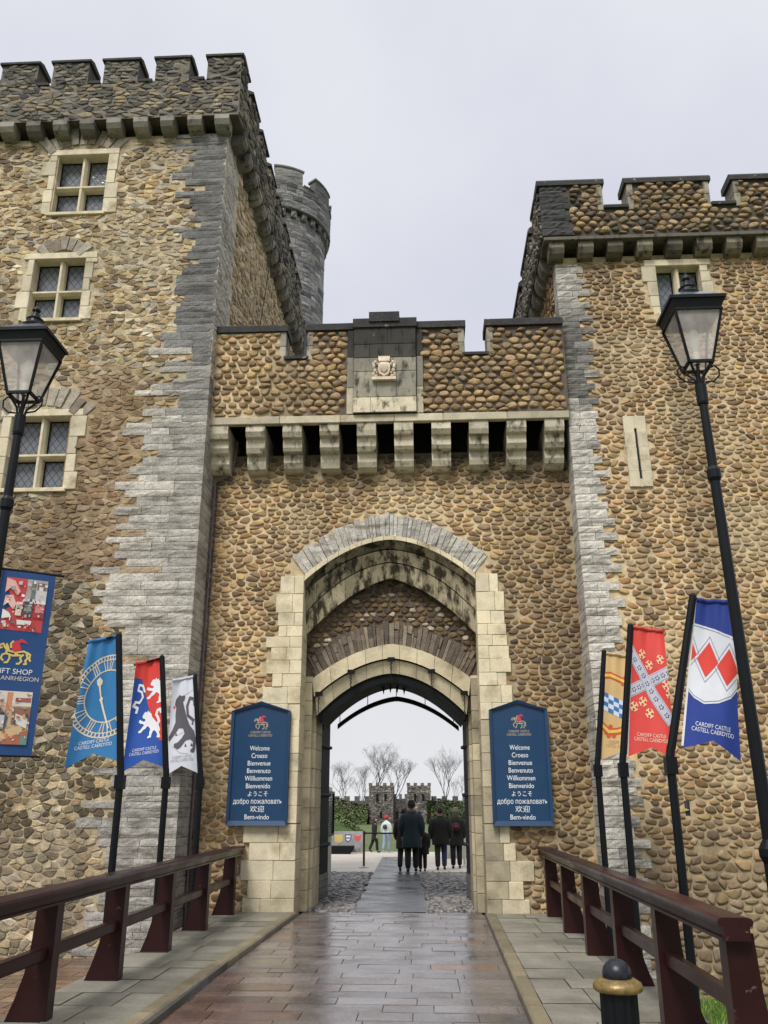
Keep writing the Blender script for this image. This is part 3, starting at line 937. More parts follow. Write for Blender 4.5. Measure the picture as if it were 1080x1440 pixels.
# ---- left tower crown
PC = -.97; XR = -2.87
mapLP = lambda u, v, d: (u, PC - d, v)
MER = [(-8.8, -8.05), (-7.73, -6.99), (-6.68, -5.95), (-5.64, -4.94), (-4.59, -3.91), (-3.55, XR)]
cr = MB()
cr.box(-9.2, XR - .01, PC + .015, -.45, 14.22, 15.10, (.12, .10, .08))
for a, b_ in MER: cr.box(a, b_ - .01, PC + .015, -.55, 15.1, 15.68, (.12, .10, .08))
backing(cr, mapLP, -9.2, XR, 14.22, 15.12, .25, (.17, .15, .12))
stones(cr, mapLP, -9.2, XR - .01, 14.24, 15.12, .19, .08, .40, 44, [mulc(c, 1.1) for c in DKS] + [(.30, .235, .145), (.26, .2, .12)], .09, .018, .12, None, None, .92, .13)
for a, b_ in MER:
    backing(cr, mapLP, a, b_, 15.1, 15.68, .25, (.13, .12, .10))
    stones(cr, mapLP, a, b_, 15.1, 15.66, .19, .08, .40, int(a * -100), DKS, .09, .018, .12, None, None, .92, .13)
mapLS = lambda u, v, d: (XR + d, u, v)       # right-hand side of the crown
SM = [(-.97, -.35)] + [(.02 + 1.06 * k, .74 + 1.06 * k) for k in range(7)]
cr.box(-3.3, XR - .015, -.45, 8.2, 14.22, 15.10, (.12, .10, .08))
for a, b_ in SM: cr.box(-3.25, XR - .015, max(a, -.55), b_, 15.1, 15.68, (.12, .10, .08))
backing(cr, mapLS, PC, 8.2, 14.22, 15.12, .3, (.16, .14, .115))
stones(cr, mapLS, PC, 8.2, 14.24, 15.12, .26, .11, .33, 46, DKS + [(.24, .2, .14), (.2, .17, .12)], .09, .03, .1, None, None, .85, .2)
for a, b_ in SM: stones(cr, mapLS, a, b_, 15.1, 15.66, .22, .11, .33, int(a * 100 + 900), DKS, .09, .03, .08, None, None, .85, .2)
cr.build('parapet', M['rubble'], lt, fixn=False)
cc_ = MB()
for a, b_ in MER:
    cc_.prism([(PC - .05, 15.66), (PC - .05, 15.71), (PC + .12, 15.79), (-.5, 15.76), (-.5, 15.66)], lambda u, v, d: (d, u, v), a - .04, b_ + .04, mulc(DARK, 1.1))
for (a, b_), (c_, d_) in zip(MER[:-1], MER[1:]):
    cc_.prism([(PC - .04, 15.10), (PC - .04, 15.16), (-.5, 15.18), (-.5, 15.10)], lambda u, v, d: (d, u, v), b_ + .041, c_ - .041, mulc(DARK, 1.0))
for k, (a, b_) in enumerate(SM):
    cc_.prism([(XR + .05, 15.66), (XR + .05, 15.71), (XR - .1, 15.79), (-3.25, 15.76), (-3.25, 15.66)], lambda u, v, d: (u, d, v), a - .04 if k else -.499, b_ + .04, mulc(DARK, 1.1))
for (a, b_), (c_, d_) in zip(SM[:-1], SM[1:]):
    cc_.prism([(XR + .04, 15.10), (XR + .04, 15.16), (-3.25, 15.18), (-3.25, 15.10)], lambda u, v, d: (u, d, v), b_ + .041, c_ - .041, mulc(DARK, 1.0))
build_pieces(cc_, 'coping', M['coping'], lt)
def small_corbel(par, x0, x1, yb, proj, z0, z1, axis='y', col=None):
    cm = MB()
    h_ = z1 - z0
    pf = [(.03, z1), (-proj, z1), (-proj - .01, z1 - h_ * .42), (-proj * .85, z1 - h_ * .75), (-proj * .5, z0 + .02), (.03, z0)]
    col = col or mulc((.2, .185, .155), rnd.uniform(.65, 1.5))
    if axis == 'y': cm.prism(pf, lambda u, v, d: (d, yb + u, v), x0, x1, col)
    elif axis == 'x': cm.prism(pf, lambda u, v, d: (yb - u, d, v), x0, x1, col)
    else: cm.prism(pf, lambda u, v, d: (yb + u, d, v), x0, x1, col)
    return cm.build('corbel', M['corbelstone'], par)
k = 0
x = -3.18 - .53 * 11
while x < -3.1:
    small_corbel(lt, x - .14, x + .14, PL, .28, 13.94, 14.22); x += .53
for k in range(17): small_corbel(lt, -.45 + .53 * k, -.17 + .53 * k, -3.12, .28, 13.94, 14.22, 'x')
# side wall above the gate roof
mapS = lambda u, v, d: (-3.12 + d, u, v)
sw = MB()
backing(sw, mapS, -.70, 8.2, 8.6, 14.2, .3, (.52, .45, .33))
stones(sw, mapS, .35, 8.2, 8.7, 14.15, .26, .11, .42, 48, [mulc(mixc(c, (.42, .34, .22), .5), 1.25) for c in RUB], .1, .03, .1, None, None, .8, .2)
sw.build('side_wall', M['rubble'], lt, fixn=False)
sq = MB(); v = 8.7
while v < 13.9:
    v1 = v + rg.uniform(.14, .19)
    rockblock(sq, mapS, -.74, .25 + rg.uniform(-.2, .2), v + .005, min(v1, 13.9) - .005, .02, mulc(mixc(LIME, (.48, .42, .32), .5), rg.uniform(.8, 1.1)), rg, .05, .012); v = v1
sq.build('side_quoin', M['greystone'], lt, fixn=False)
wm = MB(); wm.tube([(-3.07, 3.1, 9.0), (-3.05, 2.9, 12), (-2.80, 2.7, 14.2), (-2.78, 2.7, 15.2)], .009, 6); wm.build('cable', M['paint_black'], lt)

# ================================================================== round turret behind
rt = empty('round_turret', (-4.1, 9.2, 8), 'grey round turret with crenellated crown rising behind the left tower', 'turret')
RC = (-4.1, 9.2); RR = 1.6
mapR = lambda u, v, d: (RC[0] + (RR + d) * math.cos(u / RR), RC[1] + (RR + d) * math.sin(u / RR), v)
GRY = [(.26, .26, .265), (.33, .33, .33), (.20, .20, .205), (.38, .38, .37), (.15, .15, .155), (.29, .28, .27)]
tr = MB()
tr.lathe([(RR - .005, 8.0), (RR - .005, 18.9)], *RC, 48, (.2, .2, .195))
u0 = -2.2 * RR; u1 = 1.2 * RR
rg2 = random.Random(9)
v = 11.5
while v < 18.75:
    v1 = v + rg2.uniform(.12, .2)
    u = u0 - rg2.uniform(0, .3)
    while u < u1:
        ue = u + rg2.uniform(.22, .55)
        rockblock(tr, mapR, u + .006, ue - .006, v + .006, v1 - .006, .025, mulc(rg2.choice(GRY), rg2.uniform(.75, 1.15)), rg2, .03, .01, 3)
        u = ue
    v = v1
tr.build('shaft', M['greystone'], rt, fixn=False)
RO = RR + .17
mapRO = lambda u, v, d: (RC[0] + (RO + d) * math.cos(u / RO), RC[1] + (RO + d) * math.sin(u / RO), v)
tp = MB()
tp.lathe([(RO - .25, 18.85), (RO - .008, 18.85), (RO - .008, 19.82), (RO - .25, 19.82)], *RC, 48, (.13, .13, .13))
v = 18.88
while v < 19.8:
    v1 = min(19.82, v + rg2.uniform(.11, .17)); u = -math.pi * RO
    while u < math.pi * RO - .05:
        ue = min(math.pi * RO, u + rg2.uniform(.22, .5))
        rockblock(tp, mapRO, u + .005, ue - .005, v + .005, v1 - .005, .022, mulc(rg2.choice(GRY), rg2.uniform(.5, .85)), rg2, .03, .01, 3)
        u = ue
    v = v1
for k in range(8):
    a0 = k * math.pi / 4 + .15; a1 = a0 + .50
    for (za, zb2) in ((19.82, 20.0), (20.0, 20.16), (20.16, 20.30)):
        rockblock(tp, mapRO, a0 * RO, a1 * RO, za + .004, zb2 - .004, .02, mulc(rg2.choice(GRY), rg2.uniform(.45, .8)), rg2, .25, .008, 5)
tp.build('crown', M['greystone'], rt, fixn=False)
tcp = MB()
for k in range(8):
    a0 = k * math.pi / 4 + .15; a1 = a0 + .50
    rockblock(tcp, mapRO, a0 * RO - .04, a1 * RO + .04, 20.30, 20.37, .05, mulc((.15, .15, .13), 1.0), rg2, .3, .004, 5)
    rockblock(tcp, mapRO, a1 * RO + .045, (a0 + math.pi / 4) * RO - .045, 19.80, 19.86, .05, (.1, .1, .095), rg2, .3, .004, 4)
tcp.build('coping', M['coping'], rt, fixn=False)
cb = MB()
for k in range(30):
    a = 2 * math.pi * k / 30
    rockblock(cb, mapR, a * RR - .085, a * RR + .085, 18.62, 18.86, .15, mulc((.17, .17, .165), rg2.uniform(.7, 1.3)), rg2, .03, .015, 3)
cb.build('corbel_ring', M['corbelstone'], rt, fixn=False)

# ================================================================== right square tower
rtw = empty('square_tower', (6, 3, -1), 'cobble-faced square tower with arrow slit and grey corner stones, right of the gate arch', 'tower')
YF = lambda v: -.90 + .06 * (min(v, 11.4) + 1)
mapRT = lambda u, v, d: (u, YF(v) - d, v)
RW = (4.95, 5.75, 9.95, 11.02)
SLIT = (4.03, 4.41, 6.58, 7.90)
rqrows = []
v = -1.1; k = 0
while v < 11.1:
    v1 = min(11.12, v + rg.uniform(.115, .165)); rqrows.append((v, v1, (.40, .54)[k % 2] + rg.uniform(-.05, .1) - .04 * sst(5, 11, v))); v = v1; k += 1
def skipR(u, v_):
    for a, b_, w in rqrows:
        if a <= v_ < b_ and u < 3.12 + w + .02: return True
    if RW[0] - .24 < u < RW[1] + .26 and RW[2] - .1 < v_ < RW[3] + .14: return True
    if SLIT[0] < u < SLIT[1] and SLIT[2] < v_ < SLIT[3]: return True
    if 4.27 < u < 4.36 and 1.22 < v_ < 1.7: return True
    return False
def stainR(u, v_, c, rg=None):
    k = (.80 + .38 * vn(u * .7, v_ * .7, 55)) * (1 - .3 * sst(.58, .85, vn(u * 2.4, v_ * .22, 78)))
    if rg is not None: c = mixc(c, mulc(MORT, .8), .6 * sst(.62, .85, vn(u * 1.2 + 9, v_ * 1.5, 15)))
    if v_ < 1.5: c = mixc(c, (.24, .18, .115), .45 * (1 - sst(.7, 1.5, v_))); k *= .86
    if v_ > 10: k *= 1 - .2 * sst(10, 11.2, v_)
    return mulc(c, k)
rw = MB()
backing(rw, mapRT, 3.13, 9.2, -1.1, 11.3, .1, (.57, .44, .265), hole=lambda u, v_: (RW[0] - .02 < u < RW[1] + .02 and RW[2] < v_ < RW[3] + .02), stain_shade=stainR)
stones(rw, mapRT, 3.14, 9.2, 1.0, 11.2, .162, .086, .42, 61, COB, .14, .021, .10, skip=skipR, stain_shade=stainR, cut=.25, rounds=2, bright=(.58, 1.28))
stones(rw, mapRT, 3.14, 9.2, -1.05, 1.0, .18, .105, .45, 62, COB + RUB[:4], .11, .024, .1, skip=skipR, stain_shade=stainR)
rw.box(4.28, 4.35, YF(1.5) - .004, YF(1.5) + .05, 1.28, 1.64, (.012, .011, .01))
rw.build('wall', M['cobble'], rtw, smooth=True, fixn=False)
rb = MB(); rb.box(3.125, 9.2, .12, 8.2, -1.1, 11.9, (.3, .24, .16)); rb.build('wall_core', M['mortar'], rtw)
rq = MB()
for a, b_, w in rqrows:
    zc = (a + b_) / 2
    cuts = [3.11, 3.11 + w * rg.uniform(.35, .6), 3.12 + w] if w > .42 else [3.11, 3.12 + w]
    for p, q in zip(cuts[:-1], cuts[1:]):
        c = mulc(LIME, rg.uniform(.78, 1.1))
        dk_ = sst(7.2, 9.3, zc + rg.uniform(-.9, .9)) * (1 - .75 * sst(9.5, 10.6, zc))
        c = mixc(c, (.07, .068, .065), dk_ * .85)
        if zc < 1.0: c = mixc(c, (.1, .1, .095), rg.uniform(.2, .8))
        rockblock(rq, mapRT, p + .003, q - .003, a + .004, b_ - .005, .045, c, rg, .12 if p > 3.12 else (abs(YF(zc)) + .1), .011)
rq.build('quoin', M['greystone'], rtw, fixn=False)
window(rtw, RW, YF(10.5), 2, False)
sl = MB()
z = SLIT[2]
while z < SLIT[3] - .01:
    z1 = min(SLIT[3], z + rg.uniform(.2, .3))
    if SLIT[3] - z1 < .1: z1 = SLIT[3]
    zc = (z + z1) / 2
    for a, b_ in ((SLIT[0], 4.205), (4.245, SLIT[1])):
        sl.cbox(a, b_, YF(zc) - .05, YF(zc) + .2, z + .002, z1 - .002, mulc(mixc(CREAM, LIME, .3), rnd.uniform(.78, 1.0)), .006, .002)
    sl.box(4.206, 4.244, YF(zc) - .012, YF(zc) + .1, z, z1, (.01, .009, .008))
    if z < SLIT[2] + .1 or z1 >= SLIT[3] - .001:
        sl.box(4.205, 4.245, YF(zc) - .045, YF(zc) + .2, z + (.0 if z1 < SLIT[3] - .01 else .08), z1 - (.14 if z < SLIT[2] + .1 else .0), mulc(CREAM, .8))
    z = z1
sl.build('arrow_slit', M['cream'], rtw)
PR = -.46; XL = 2.88
mapRP = lambda u, v, d: (u, PR - d, v)
RM = [(XL, 4.05), (4.51, 6.03), (6.48, 8.0), (8.45, 9.3)]
rp = MB()
rp.box(XL + .01, 9.3, PR + .015, .1, 11.54, 12.16, (.15, .11, .07))
for a, b_ in RM: rp.box(a + .01, b_, PR + .015, -.05, 12.16, 12.70, (.15, .11, .07))
PMC = (.055, .042, .028)
backing(rp, mapRP, XL, 9.3, 11.54, 12.18, .2, PMC)
for a, b_ in RM: backing(rp, mapRP, a, b_, 12.16, 12.70, .2, PMC)
stones(rp, mapRP, XL + .52, 9.3, 11.58, 12.68, .19, .11, .3, 64, [mulc(mixc(c, (.3, .24, .15), .4), .88) for c in COB] + [(.12, .09, .06), (.085, .065, .045)], .24, .05, .06, skip=lambda u, v_: v_ > 12.08 and not any(a + (.1 if a > 3 else 0) < u < b_ - .1 for a, b_ in RM))
mapRS = lambda u, v, d: (XL - d, u, v)
rp.box(XL + .015, 3.3, .1, 8.2, 11.54, 12.16, (.1, .08, .06))
backing(rp, mapRS, PR, 8.2, 11.54, 12.18, .3, (.09, .08, .065))
RSM = [(PR, .5)] + [(.95 + 1.9 * k, 2.4 + 1.9 * k) for k in range(3)]
for a, b_ in RSM:
    rp.box(XL + .015, 3.25, max(a, -.05), b_, 12.16, 12.70, (.1, .08, .06))
    stones(rp, mapRS, a, b_, 12.16, 12.68, .2, .11, .3, int(800 + a * 10), DKS, .15, .04)
stones(rp, mapRS, PR, 8.2, 11.56, 12.16, .2, .11, .3, 66, DKS, .15, .045)
rp.build('parapet', M['cobble'], rtw, fixn=False)
v = 11.57; rdk = MB()
while v < 12.66:
    v1 = min(12.68, v + rg.uniform(.13, .17))
    rockblock(rdk, mapRP, XL, XL + .5 + rg.uniform(-.12, .1), v + .005, v1 - .005, .035, mulc((.045, .046, .048), rg.uniform(.7, 1.4)), rg, .06, .016); v = v1
rdk.build('parapet_quoin', M['greystone'], rtw, fixn=False)
rc = MB()
for a, b_ in RM:
    rc.prism([(PR - .06, 12.68), (PR - .06, 12.77), (PR - .0, 12.84), (-.02, 12.82), (-.02, 12.68)], lambda u, v, d: (d, u, v), a - .05, b_ + .04, mulc(DARK, 1.1))
for (a, b_), (c_, d_) in zip(RM[:-1], RM[1:]):
    rc.prism([(PR - .06, 12.14), (PR - .06, 12.20), (-.02, 12.22), (-.02, 12.14)], lambda u, v, d: (d, u, v), b_, c_, mulc(DARK, 1.0))
for k, (a, b_) in enumerate(RSM):
    rc.prism([(XL - .06, 12.68), (XL - .06, 12.77), (XL, 12.84), (3.25, 12.82), (3.25, 12.68)], lambda u, v, d: (u, d, v), (a - .04) if k else -.018, b_ + .04, mulc(DARK, .9))
build_pieces(rc, 'coping', M['coping'], rtw)
rtt = MB()
for a, b_ in [(4.05 - .11, 4.05), (4.51, 4.62), (6.03 - .11, 6.03), (6.48, 6.59)]:
    for z0, z1 in ((12.10, 12.4), (12.4, 12.68)):
        rtt.cbox(a, b_, PR - .03, -.04, z0 + .003, z1 - .003, mulc(mixc(CREAM, LIME, .5), rnd.uniform(.3, .6)), .008, .002)
build_pieces(rtt, 'crenel_trim', M['corbelstone'], rtw)
rst = MB(); rst.cbox(XL + .02, 9.3, PR - .03, .1, 11.47, 11.545, (.13, .115, .09), .008); rst.build('string_course', M['corbelstone'], rtw)
x = 3.13
while x < 9.1:
    small_corbel(rtw, x - .14, x + .14, YF(11.3), .27, 11.17, 11.47, 'y', mulc((.21, .18, .13), rnd.uniform(.4, 1.35))); x += .54
for k in range(14): small_corbel(rtw, .15 + .54 * k, .43 + .54 * k, 3.12, .22, 11.17, 11.54, 'z', mulc((.15, .13, .1), rnd.uniform(.5, 1.2)))
mapRSW = lambda u, v, d: (3.12 - d, u, v)
rs = MB()
backing(rs, mapRSW, YF(11), 8.2, 8.6, 11.6, .3, (.16, .13, .09))
stones(rs, mapRSW, .1, 8.2, 8.7, 11.5, .21, .12, .3, 67, [mulc(c, .75) for c in COB], .15, .045)
rs.build('side_wall', M['cobble'], rtw, fixn=False)

# ================================================================== ground
def sheet(name, x0, x1, y0, y1, zf, mat, st=2.0, kind='structure', col=(1, 1, 1), sty=None):
    mb = MB()
    nx = max(1, round((x1 - x0) / st)); ny = max(1, round((y1 - y0) / (sty or st)))
    V = [(x0 + (x1 - x0) * i / nx, y0 + (y1 - y0) * j / ny, zf(x0 + (x1 - x0) * i / nx, y0 + (y1 - y0) * j / ny)) for j in range(ny + 1) for i in range(nx + 1)]
    F = [(j * (nx + 1) + i, j * (nx + 1) + i + 1, (j + 1) * (nx + 1) + i + 1, (j + 1) * (nx + 1) + i) for j in range(ny) for i in range(nx)]
    mb.add(V, F, col)
    o = mb.build(name, mat, None)
    return tag(o, kind=kind)
gz = lambda x, y: 0.0 if y < 3 else (-.022 * (y - 3) if y < 40 else -.814)
sheet('ground', -700, 700, -500, 900, lambda x, y: -1.08, M['grass'], 100)
sheet('lawn', -60, 60, 2.4, 240, lambda x, y: gz(x, y) - .02, M['grass'], 6, sty=2.0)
sheet('gravel_path', -60, 60, 23.0, 30.5, lambda x, y: gz(x, y) - .006, M['gravel'], 6, sty=1.5)
tag(bpy.data.objects['gravel_path'], kind='structure')
sheet('gravel_yard', -12, 12, 10.8, 23.0, lambda x, y: gz(x, y) - .008, M['gravel'], 2)
# worn asphalt strip narrowing into the courtyard
mb = MB(); L = 30
for j in range(L + 1):
    y = .62 + (23 - .62) * j / L; a = -.58 + (-1.27 + .58) * (y - .65) / 21.4; b_ = .53 + (.03 - .53) * (y - .65) / 22.4
    mb.v += [(a, y, gz(0, y) + .004), (b_, y, gz(0, y) + .004)]; mb.c += [(1, 1, 1)] * 2
mb.f = [(2 * j, 2 * j + 1, 2 * j + 3, 2 * j + 2) for j in range(L)]
tag(mb.build('path', M['asphalt'], None), kind='structure')
# cobbled margins
cbm = MB()
mapF = lambda u, v, d: (u, v, gz(u, v) - .004 + d)
backing(cbm, mapF, -2.3, -.45, .6, 11.2, .6, (.11, .10, .09)); backing(cbm, mapF, .2, 2.6, .6, 11.2, .6, (.11, .10, .09))
pathL = lambda v: -.58 + (-1.27 + .58) * (v - .65) / 21.4
pathR = lambda v: .53 + (.03 - .53) * (v - .65) / 22.4
SET = [(.13, .12, .115), (.18, .165, .15), (.09, .085, .085), (.21, .19, .17)]
stones(cbm, mapF, -2.3, -.5, .62, 11.2, .15, .12, .22, 71, SET, .12, .028, skip=lambda u, v: u > pathL(v) - .05)
stones(cbm, mapF, .25, 2.6, .62, 11.2, .15, .12, .22, 72, SET, .12, .028, skip=lambda u, v: u < pathR(v) + .05)
M['sett'] = surf('wet_setts', None, .35, 6, .75, 1.25, 40, .85, 1.15, .2, 30, .01, rough_noise=(3, .2, .5))
tag(cbm.build('cobbled_margin', M['sett'], None, smooth=True, fixn=False), kind='structure')
# bridge roadway
kl = lambda y: -1.41 + (-1.56 + 1.41) * min(1, max(0, -y / 7)); kr = lambda y: 1.42 + (1.35 - 1.42) * min(1, max(0, -y / 7))
rd = MB()
V = [(kl(y) - .1, y, -.012) for y in (.62, -16)] + [(kr(y) + .1, y, -.012) for y in (-16, .62)]
rd.add(V, [(0, 1, 2, 3)], (.035, .028, .025))
rg = random.Random(77)
y = .60
while y > -15.5:
    d = rg.uniform(.24, .34); y0 = y - d
    x = -1.75 - rg.uniform(0, .5)
    while x < 1.6:
        w = rg.uniform(.42, .85); xe = x + w
        a = max(x, kl(y) + .004); b_ = min(xe, kr(y) - .004)
        if b_ - a > .04:
            red = sst(.5, .62, .35 * vn(a * .9 + 7, y * .45, 3) + .42 * sst(.3, -1.3, (a + b_) / 2) + .25 * sst(-3, -8, y) + rg.uniform(-.08, .08))
            c = mixc((.138, .118, .112), (.140, .088, .072), red)
            if rg.random() < .02: c = (.15, .09, .065)
            c = mulc(c, rg.uniform(.7, 1.25))
            tl = [rg.uniform(-.004, .004) for _ in range(4)]
            g = .005
            xs = [(a + g, y0 + g), (b_ - g, y0 + g), (b_ - g, y - g), (a + g, y - g)]
            V = [(p[0], p[1], t) for p, t in zip(xs, tl)] + [(p[0] + sx * .008, p[1] + sy * .008, -.012) for p, (sx, sy) in zip(xs, ((-.4, -.4), (.4, -.4), (.4, .4), (-.4, .4)))]
            rd.add(V, [(0, 1, 2, 3), (0, 4, 5, 1), (1, 5, 6, 2), (2, 6, 7, 3), (3, 7, 4, 0)], c)
        x = xe
    y = y0
tag(rd.build('road', M['road'], None), kind='structure')
# footways with kerbs
for s, name in ((-1, 'left'), (1, 'right')):
    kb = MB(); sl_ = MB()
    y = -.02
    while y > -15.5:
        y0 = y - rg.uniform(.8, 1.3)
        e0 = (kl if s < 0 else kr)(y); e1 = (kl if s < 0 else kr)(y0)
        w = .125
        V = []
        for zz_, ins in ((-.02, 0), (.05, 0), (.07, .018)):
            V += [(e0 + s * ins, y - .003, zz_), (e1 + s * ins, y0 + .003, zz_), (e1 + s * w, y0 + .003, zz_), (e0 + s * w, y - .003, zz_)]
        F = []
        for q in range(2):
            for i in range(4):
                j = (i + 1) % 4; F.append((q * 4 + i, q * 4 + j, q * 4 + 4 + j, q * 4 + 4 + i))
        F.append((8, 9, 10, 11))
        kb.add(V, F, mulc((.20, .168, .105), rg.uniform(.75, 1.15)))
        y = y0
    tag(kb.build('kerb_strip', M['slab'], None), kind='structure')
    y = -.06
    xo = s * 2.66
    while y > -15.5:
        d = rg.uniform(.42, .62); y0 = y - d
        x = 0.0; tot = abs(xo) - 1.545
        while x < tot - .01:
            w = rg.uniform(.3, .62)
            if tot - x - w < .18: w = tot - x
            ek = (abs(kl(y)) if s < 0 else kr(y)) + .128
            a = ek + x * (abs(xo) - ek) / tot; b_ = ek + (x + w) * (abs(xo) - ek) / tot
            c = mulc((.235, .222, .18), rg.uniform(.75, 1.15))
            if rg.random() < .12: c = mulc(c, .8)
            xs = sorted((s * a, s * b_))
            t = .064 + rg.uniform(-.003, .003)
            sl_.add([(xs[0] + .004, y0 + .004, t), (xs[1] - .004, y0 + .004, t + rg.uniform(-.002, .002)), (xs[1] - .004, y - .004, t), (xs[0] + .004, y - .004, t + rg.uniform(-.002, .002))], [(0, 1, 2, 3)], c)
            x += w
        y = y0
    xs = sorted((s * 1.5, xo)); sl_.box(xs[0], xs[1], -15.6, -.05, -.12, .054, (.06, .06, .05))
    tag(sl_.build('pavement', M['slab'], None, fixn=True), kind='structure')
# bridge base below the deck
bb = MB(); bb.box(-2.6, 2.6, -15.6, -.06, -1.08, -.13, (.25, .21, .15))
tag(bb.build('bridge_deck', M['mortar'], None), kind='structure')
# brown paving in the ditch on the left
lp = MB(); lp.box(-14, -2.62, -9, -.6, -1.2, -.475, (.05, .04, .035))
y = -.78
while y > -9:
    y0 = y - rg.uniform(.22, .3); x = -9.5
    while x < -2.7:
        xe = min(-2.64, x + rg.uniform(.35, .7))
        lp.add([(x + .006, y0 + .006, -.46), (xe - .006, y0 + .006, -.46), (xe - .006, y - .006, -.46), (x + .006, y - .006, -.46)], [(0, 1, 2, 3)], mulc(rg.choice([(.2, .12, .075), (.15, .09, .065), (.24, .165, .11), (.12, .075, .055)]), rg.uniform(.8, 1.15)))
        x = xe
    y = y0
tag(lp.build('ditch_paving', M['road'], None), kind='structure')
sheet('grass_verge', 2.665, 9.0, -12, -.75, lambda x, y: -.86, M['grass'], 1.5)
# grass tufts in the right-hand ditch
gb = MB()
for k in range(9000):
    x = rg.uniform(2.7, 7); y = rg.uniform(-9, -1.0); h_ = rg.uniform(.05, .13); a = rg.uniform(0, 6.28)
    dx = math.cos(a) * .012; dy = math.sin(a) * .012; lx = rg.uniform(-.05, .05); ly = rg.uniform(-.05, .05)
    gb.add([(x - dx, y - dy, -.865), (x + dx, y + dy, -.865), (x + lx, y + ly, -.865 + h_)], [(0, 1, 2)], mulc((.17, .32, .035), rg.uniform(.55, 1.3)))
tag(gb.build('grass', M['blade'], None, fixn=False), 'short bright green grass in the ditch beyond the right railing', 'grass', kind='stuff')

# ================================================================== railings
def railing(s, label, ys, yend, joint):
    e = empty('railing', (s * 2.4, -.4, .12), label, 'railing', 'maroon timber railings of the bridge')
    for i, yp in enumerate(ys):
        p = MB()
        prof = [(2.27, .06), (2.27, .90), (2.43, .90), (2.445, .6), (2.475, .38), (2.53, .20), (2.585, .06)]
        p.prism([(s * a, b_) for a, b_ in prof], lambda u, v, d: (u, d, v), yp - .065, yp + .065)
        p.build('post', M['paint_maroon'], e)
    # handrail with rounded top and a lower moulding
    h = MB()
    cut = [0.0] + joint + [yend]
    for a, b_ in zip(cut[:-1], cut[1:]):
        a -= .03 if a == 0 else .003; b_ += .003
        pf = [(2.235, .868), (2.235, .885), (2.25, .892), (2.25, .938), (2.222, .945), (2.215, .965), (2.225, .982), (2.25, .99), (2.385, .99), (2.41, .982), (2.42, .965), (2.412, .945), (2.395, .938), (2.395, .868)]
        h.prism([(s * u, v) for u, v in pf], lambda u, v, d: (u, d, v), a, b_)
    h.build('handrail', M['paint_maroon'], e)
    for (a, b_) in zip(ys[:-1], ys[1:]):
        m_ = MB(); xs = sorted((s * 2.31, s * 2.39))
        m_.cbox(xs[0], xs[1], b_ + .063, a - .063, .475, .57, (1, 1, 1), .012)
        m_.build('mid_rail', M['paint_maroon'], e)
    return e
YS = [-.40, -2.0, -3.64, -5.24, -6.8, -8.42]
railing(-1, 'maroon timber railing on the left side of the bridge, below the clock flag', YS + [-10.0], -10.4, [-5.3])
railing(1, 'maroon timber railing on the right side of the bridge, behind the black bollard', YS, -8.55, [-4.45])

# ================================================================== writing and marks
_txt = {}
def text2d(s):
    """glyph mesh of a string: verts (x,y), faces, width; cap height about .7"""
    if s in _txt: return _txt[s]
    cu = bpy.data.curves.new('lettering', 'FONT'); cu.body = s; cu.size = 1.0; cu.resolution_u = 3
    o = bpy.data.objects.new('lettering', cu); C.objects.link(o)
    bpy.context.view_layer.update()
    dg = bpy.context.evaluated_depsgraph_get()
    me = bpy.data.meshes.new_from_object(o.evaluated_get(dg))
    V = [(p.co.x, p.co.y) for p in me.vertices]; F = [tuple(p.vertices) for p in me.polygons]
    bpy.data.objects.remove(o); bpy.data.curves.remove(cu); bpy.data.meshes.remove(me)
    x0 = min(p[0] for p in V); x1 = max(p[0] for p in V)
    V = [(p[0] - (x0 + x1) / 2, p[1]) for p in V]
    _txt[s] = (V, F, x1 - x0)
    return _txt[s]


def put_text(mb, s, cx, cy, M3, lay, col, width=None, size=None, sq=1.0, xs=1.0):
    """centred text; M3(s,t,layer) maps art coordinates (t downwards); xs converts metres to art s, sq metres to art t"""
    V, F, w = text2d(s)
    k = width / w if width else size
    ky = size if size else k
    mb.add([M3(cx + x * k * xs, cy - y * ky * sq, lay) for x, y in V], F, col)


def clip_rect(poly, x0=0, x1=1, y0=0, y1=1):
    for ax, lim, sg in ((0, x0, 1), (0, x1, -1), (1, y0, 1), (1, y1, -1)):
        out = []
        n = len(poly)
        for k in range(n):
            p, q = poly[k], poly[(k + 1) % n]
            sp = (p[ax] - lim) * sg; sq_ = (q[ax] - lim) * sg
            if sp >= 0: out.append(p)
            if sp * sq_ < 0:
                t = sp / (sp - sq_); out.append((p[0] + (q[0] - p[0]) * t, p[1] + (q[1] - p[1]) * t))
        poly = out
        if len(poly) < 3: return []
    return poly


def art_poly(mb, pts, M3, lay, col, clip=True, mx=.09):
    tris = tessellate_polygon([[Vector((p[0], p[1], 0)) for p in pts]])
    todo = [[pts[i] for i in t] for t in tris]
    for t in todo:
        t = clip_rect(t) if clip else t
        if len(t) < 3: continue
        for k in range(1, len(t) - 1):
            st = [(t[0], t[k], t[k + 1])]
            while st:
                a, b_, c = st.pop()
                d = [math.dist(a, b_), math.dist(b_, c), math.dist(c, a)]
                i = d.index(max(d))
                if d[i] > mx:
                    T = (a, b_, c); p, q, r = T[i], T[(i + 1) % 3], T[(i + 2) % 3]
                    m_ = ((p[0] + q[0]) / 2, (p[1] + q[1]) / 2)
                    st.append((p, m_, r)); st.append((m_, q, r))
                else:
                    mb.add([M3(a[0], a[1], lay), M3(b_[0], b_[1], lay), M3(c[0], c[1], lay)], [(0, 1, 2)], col)


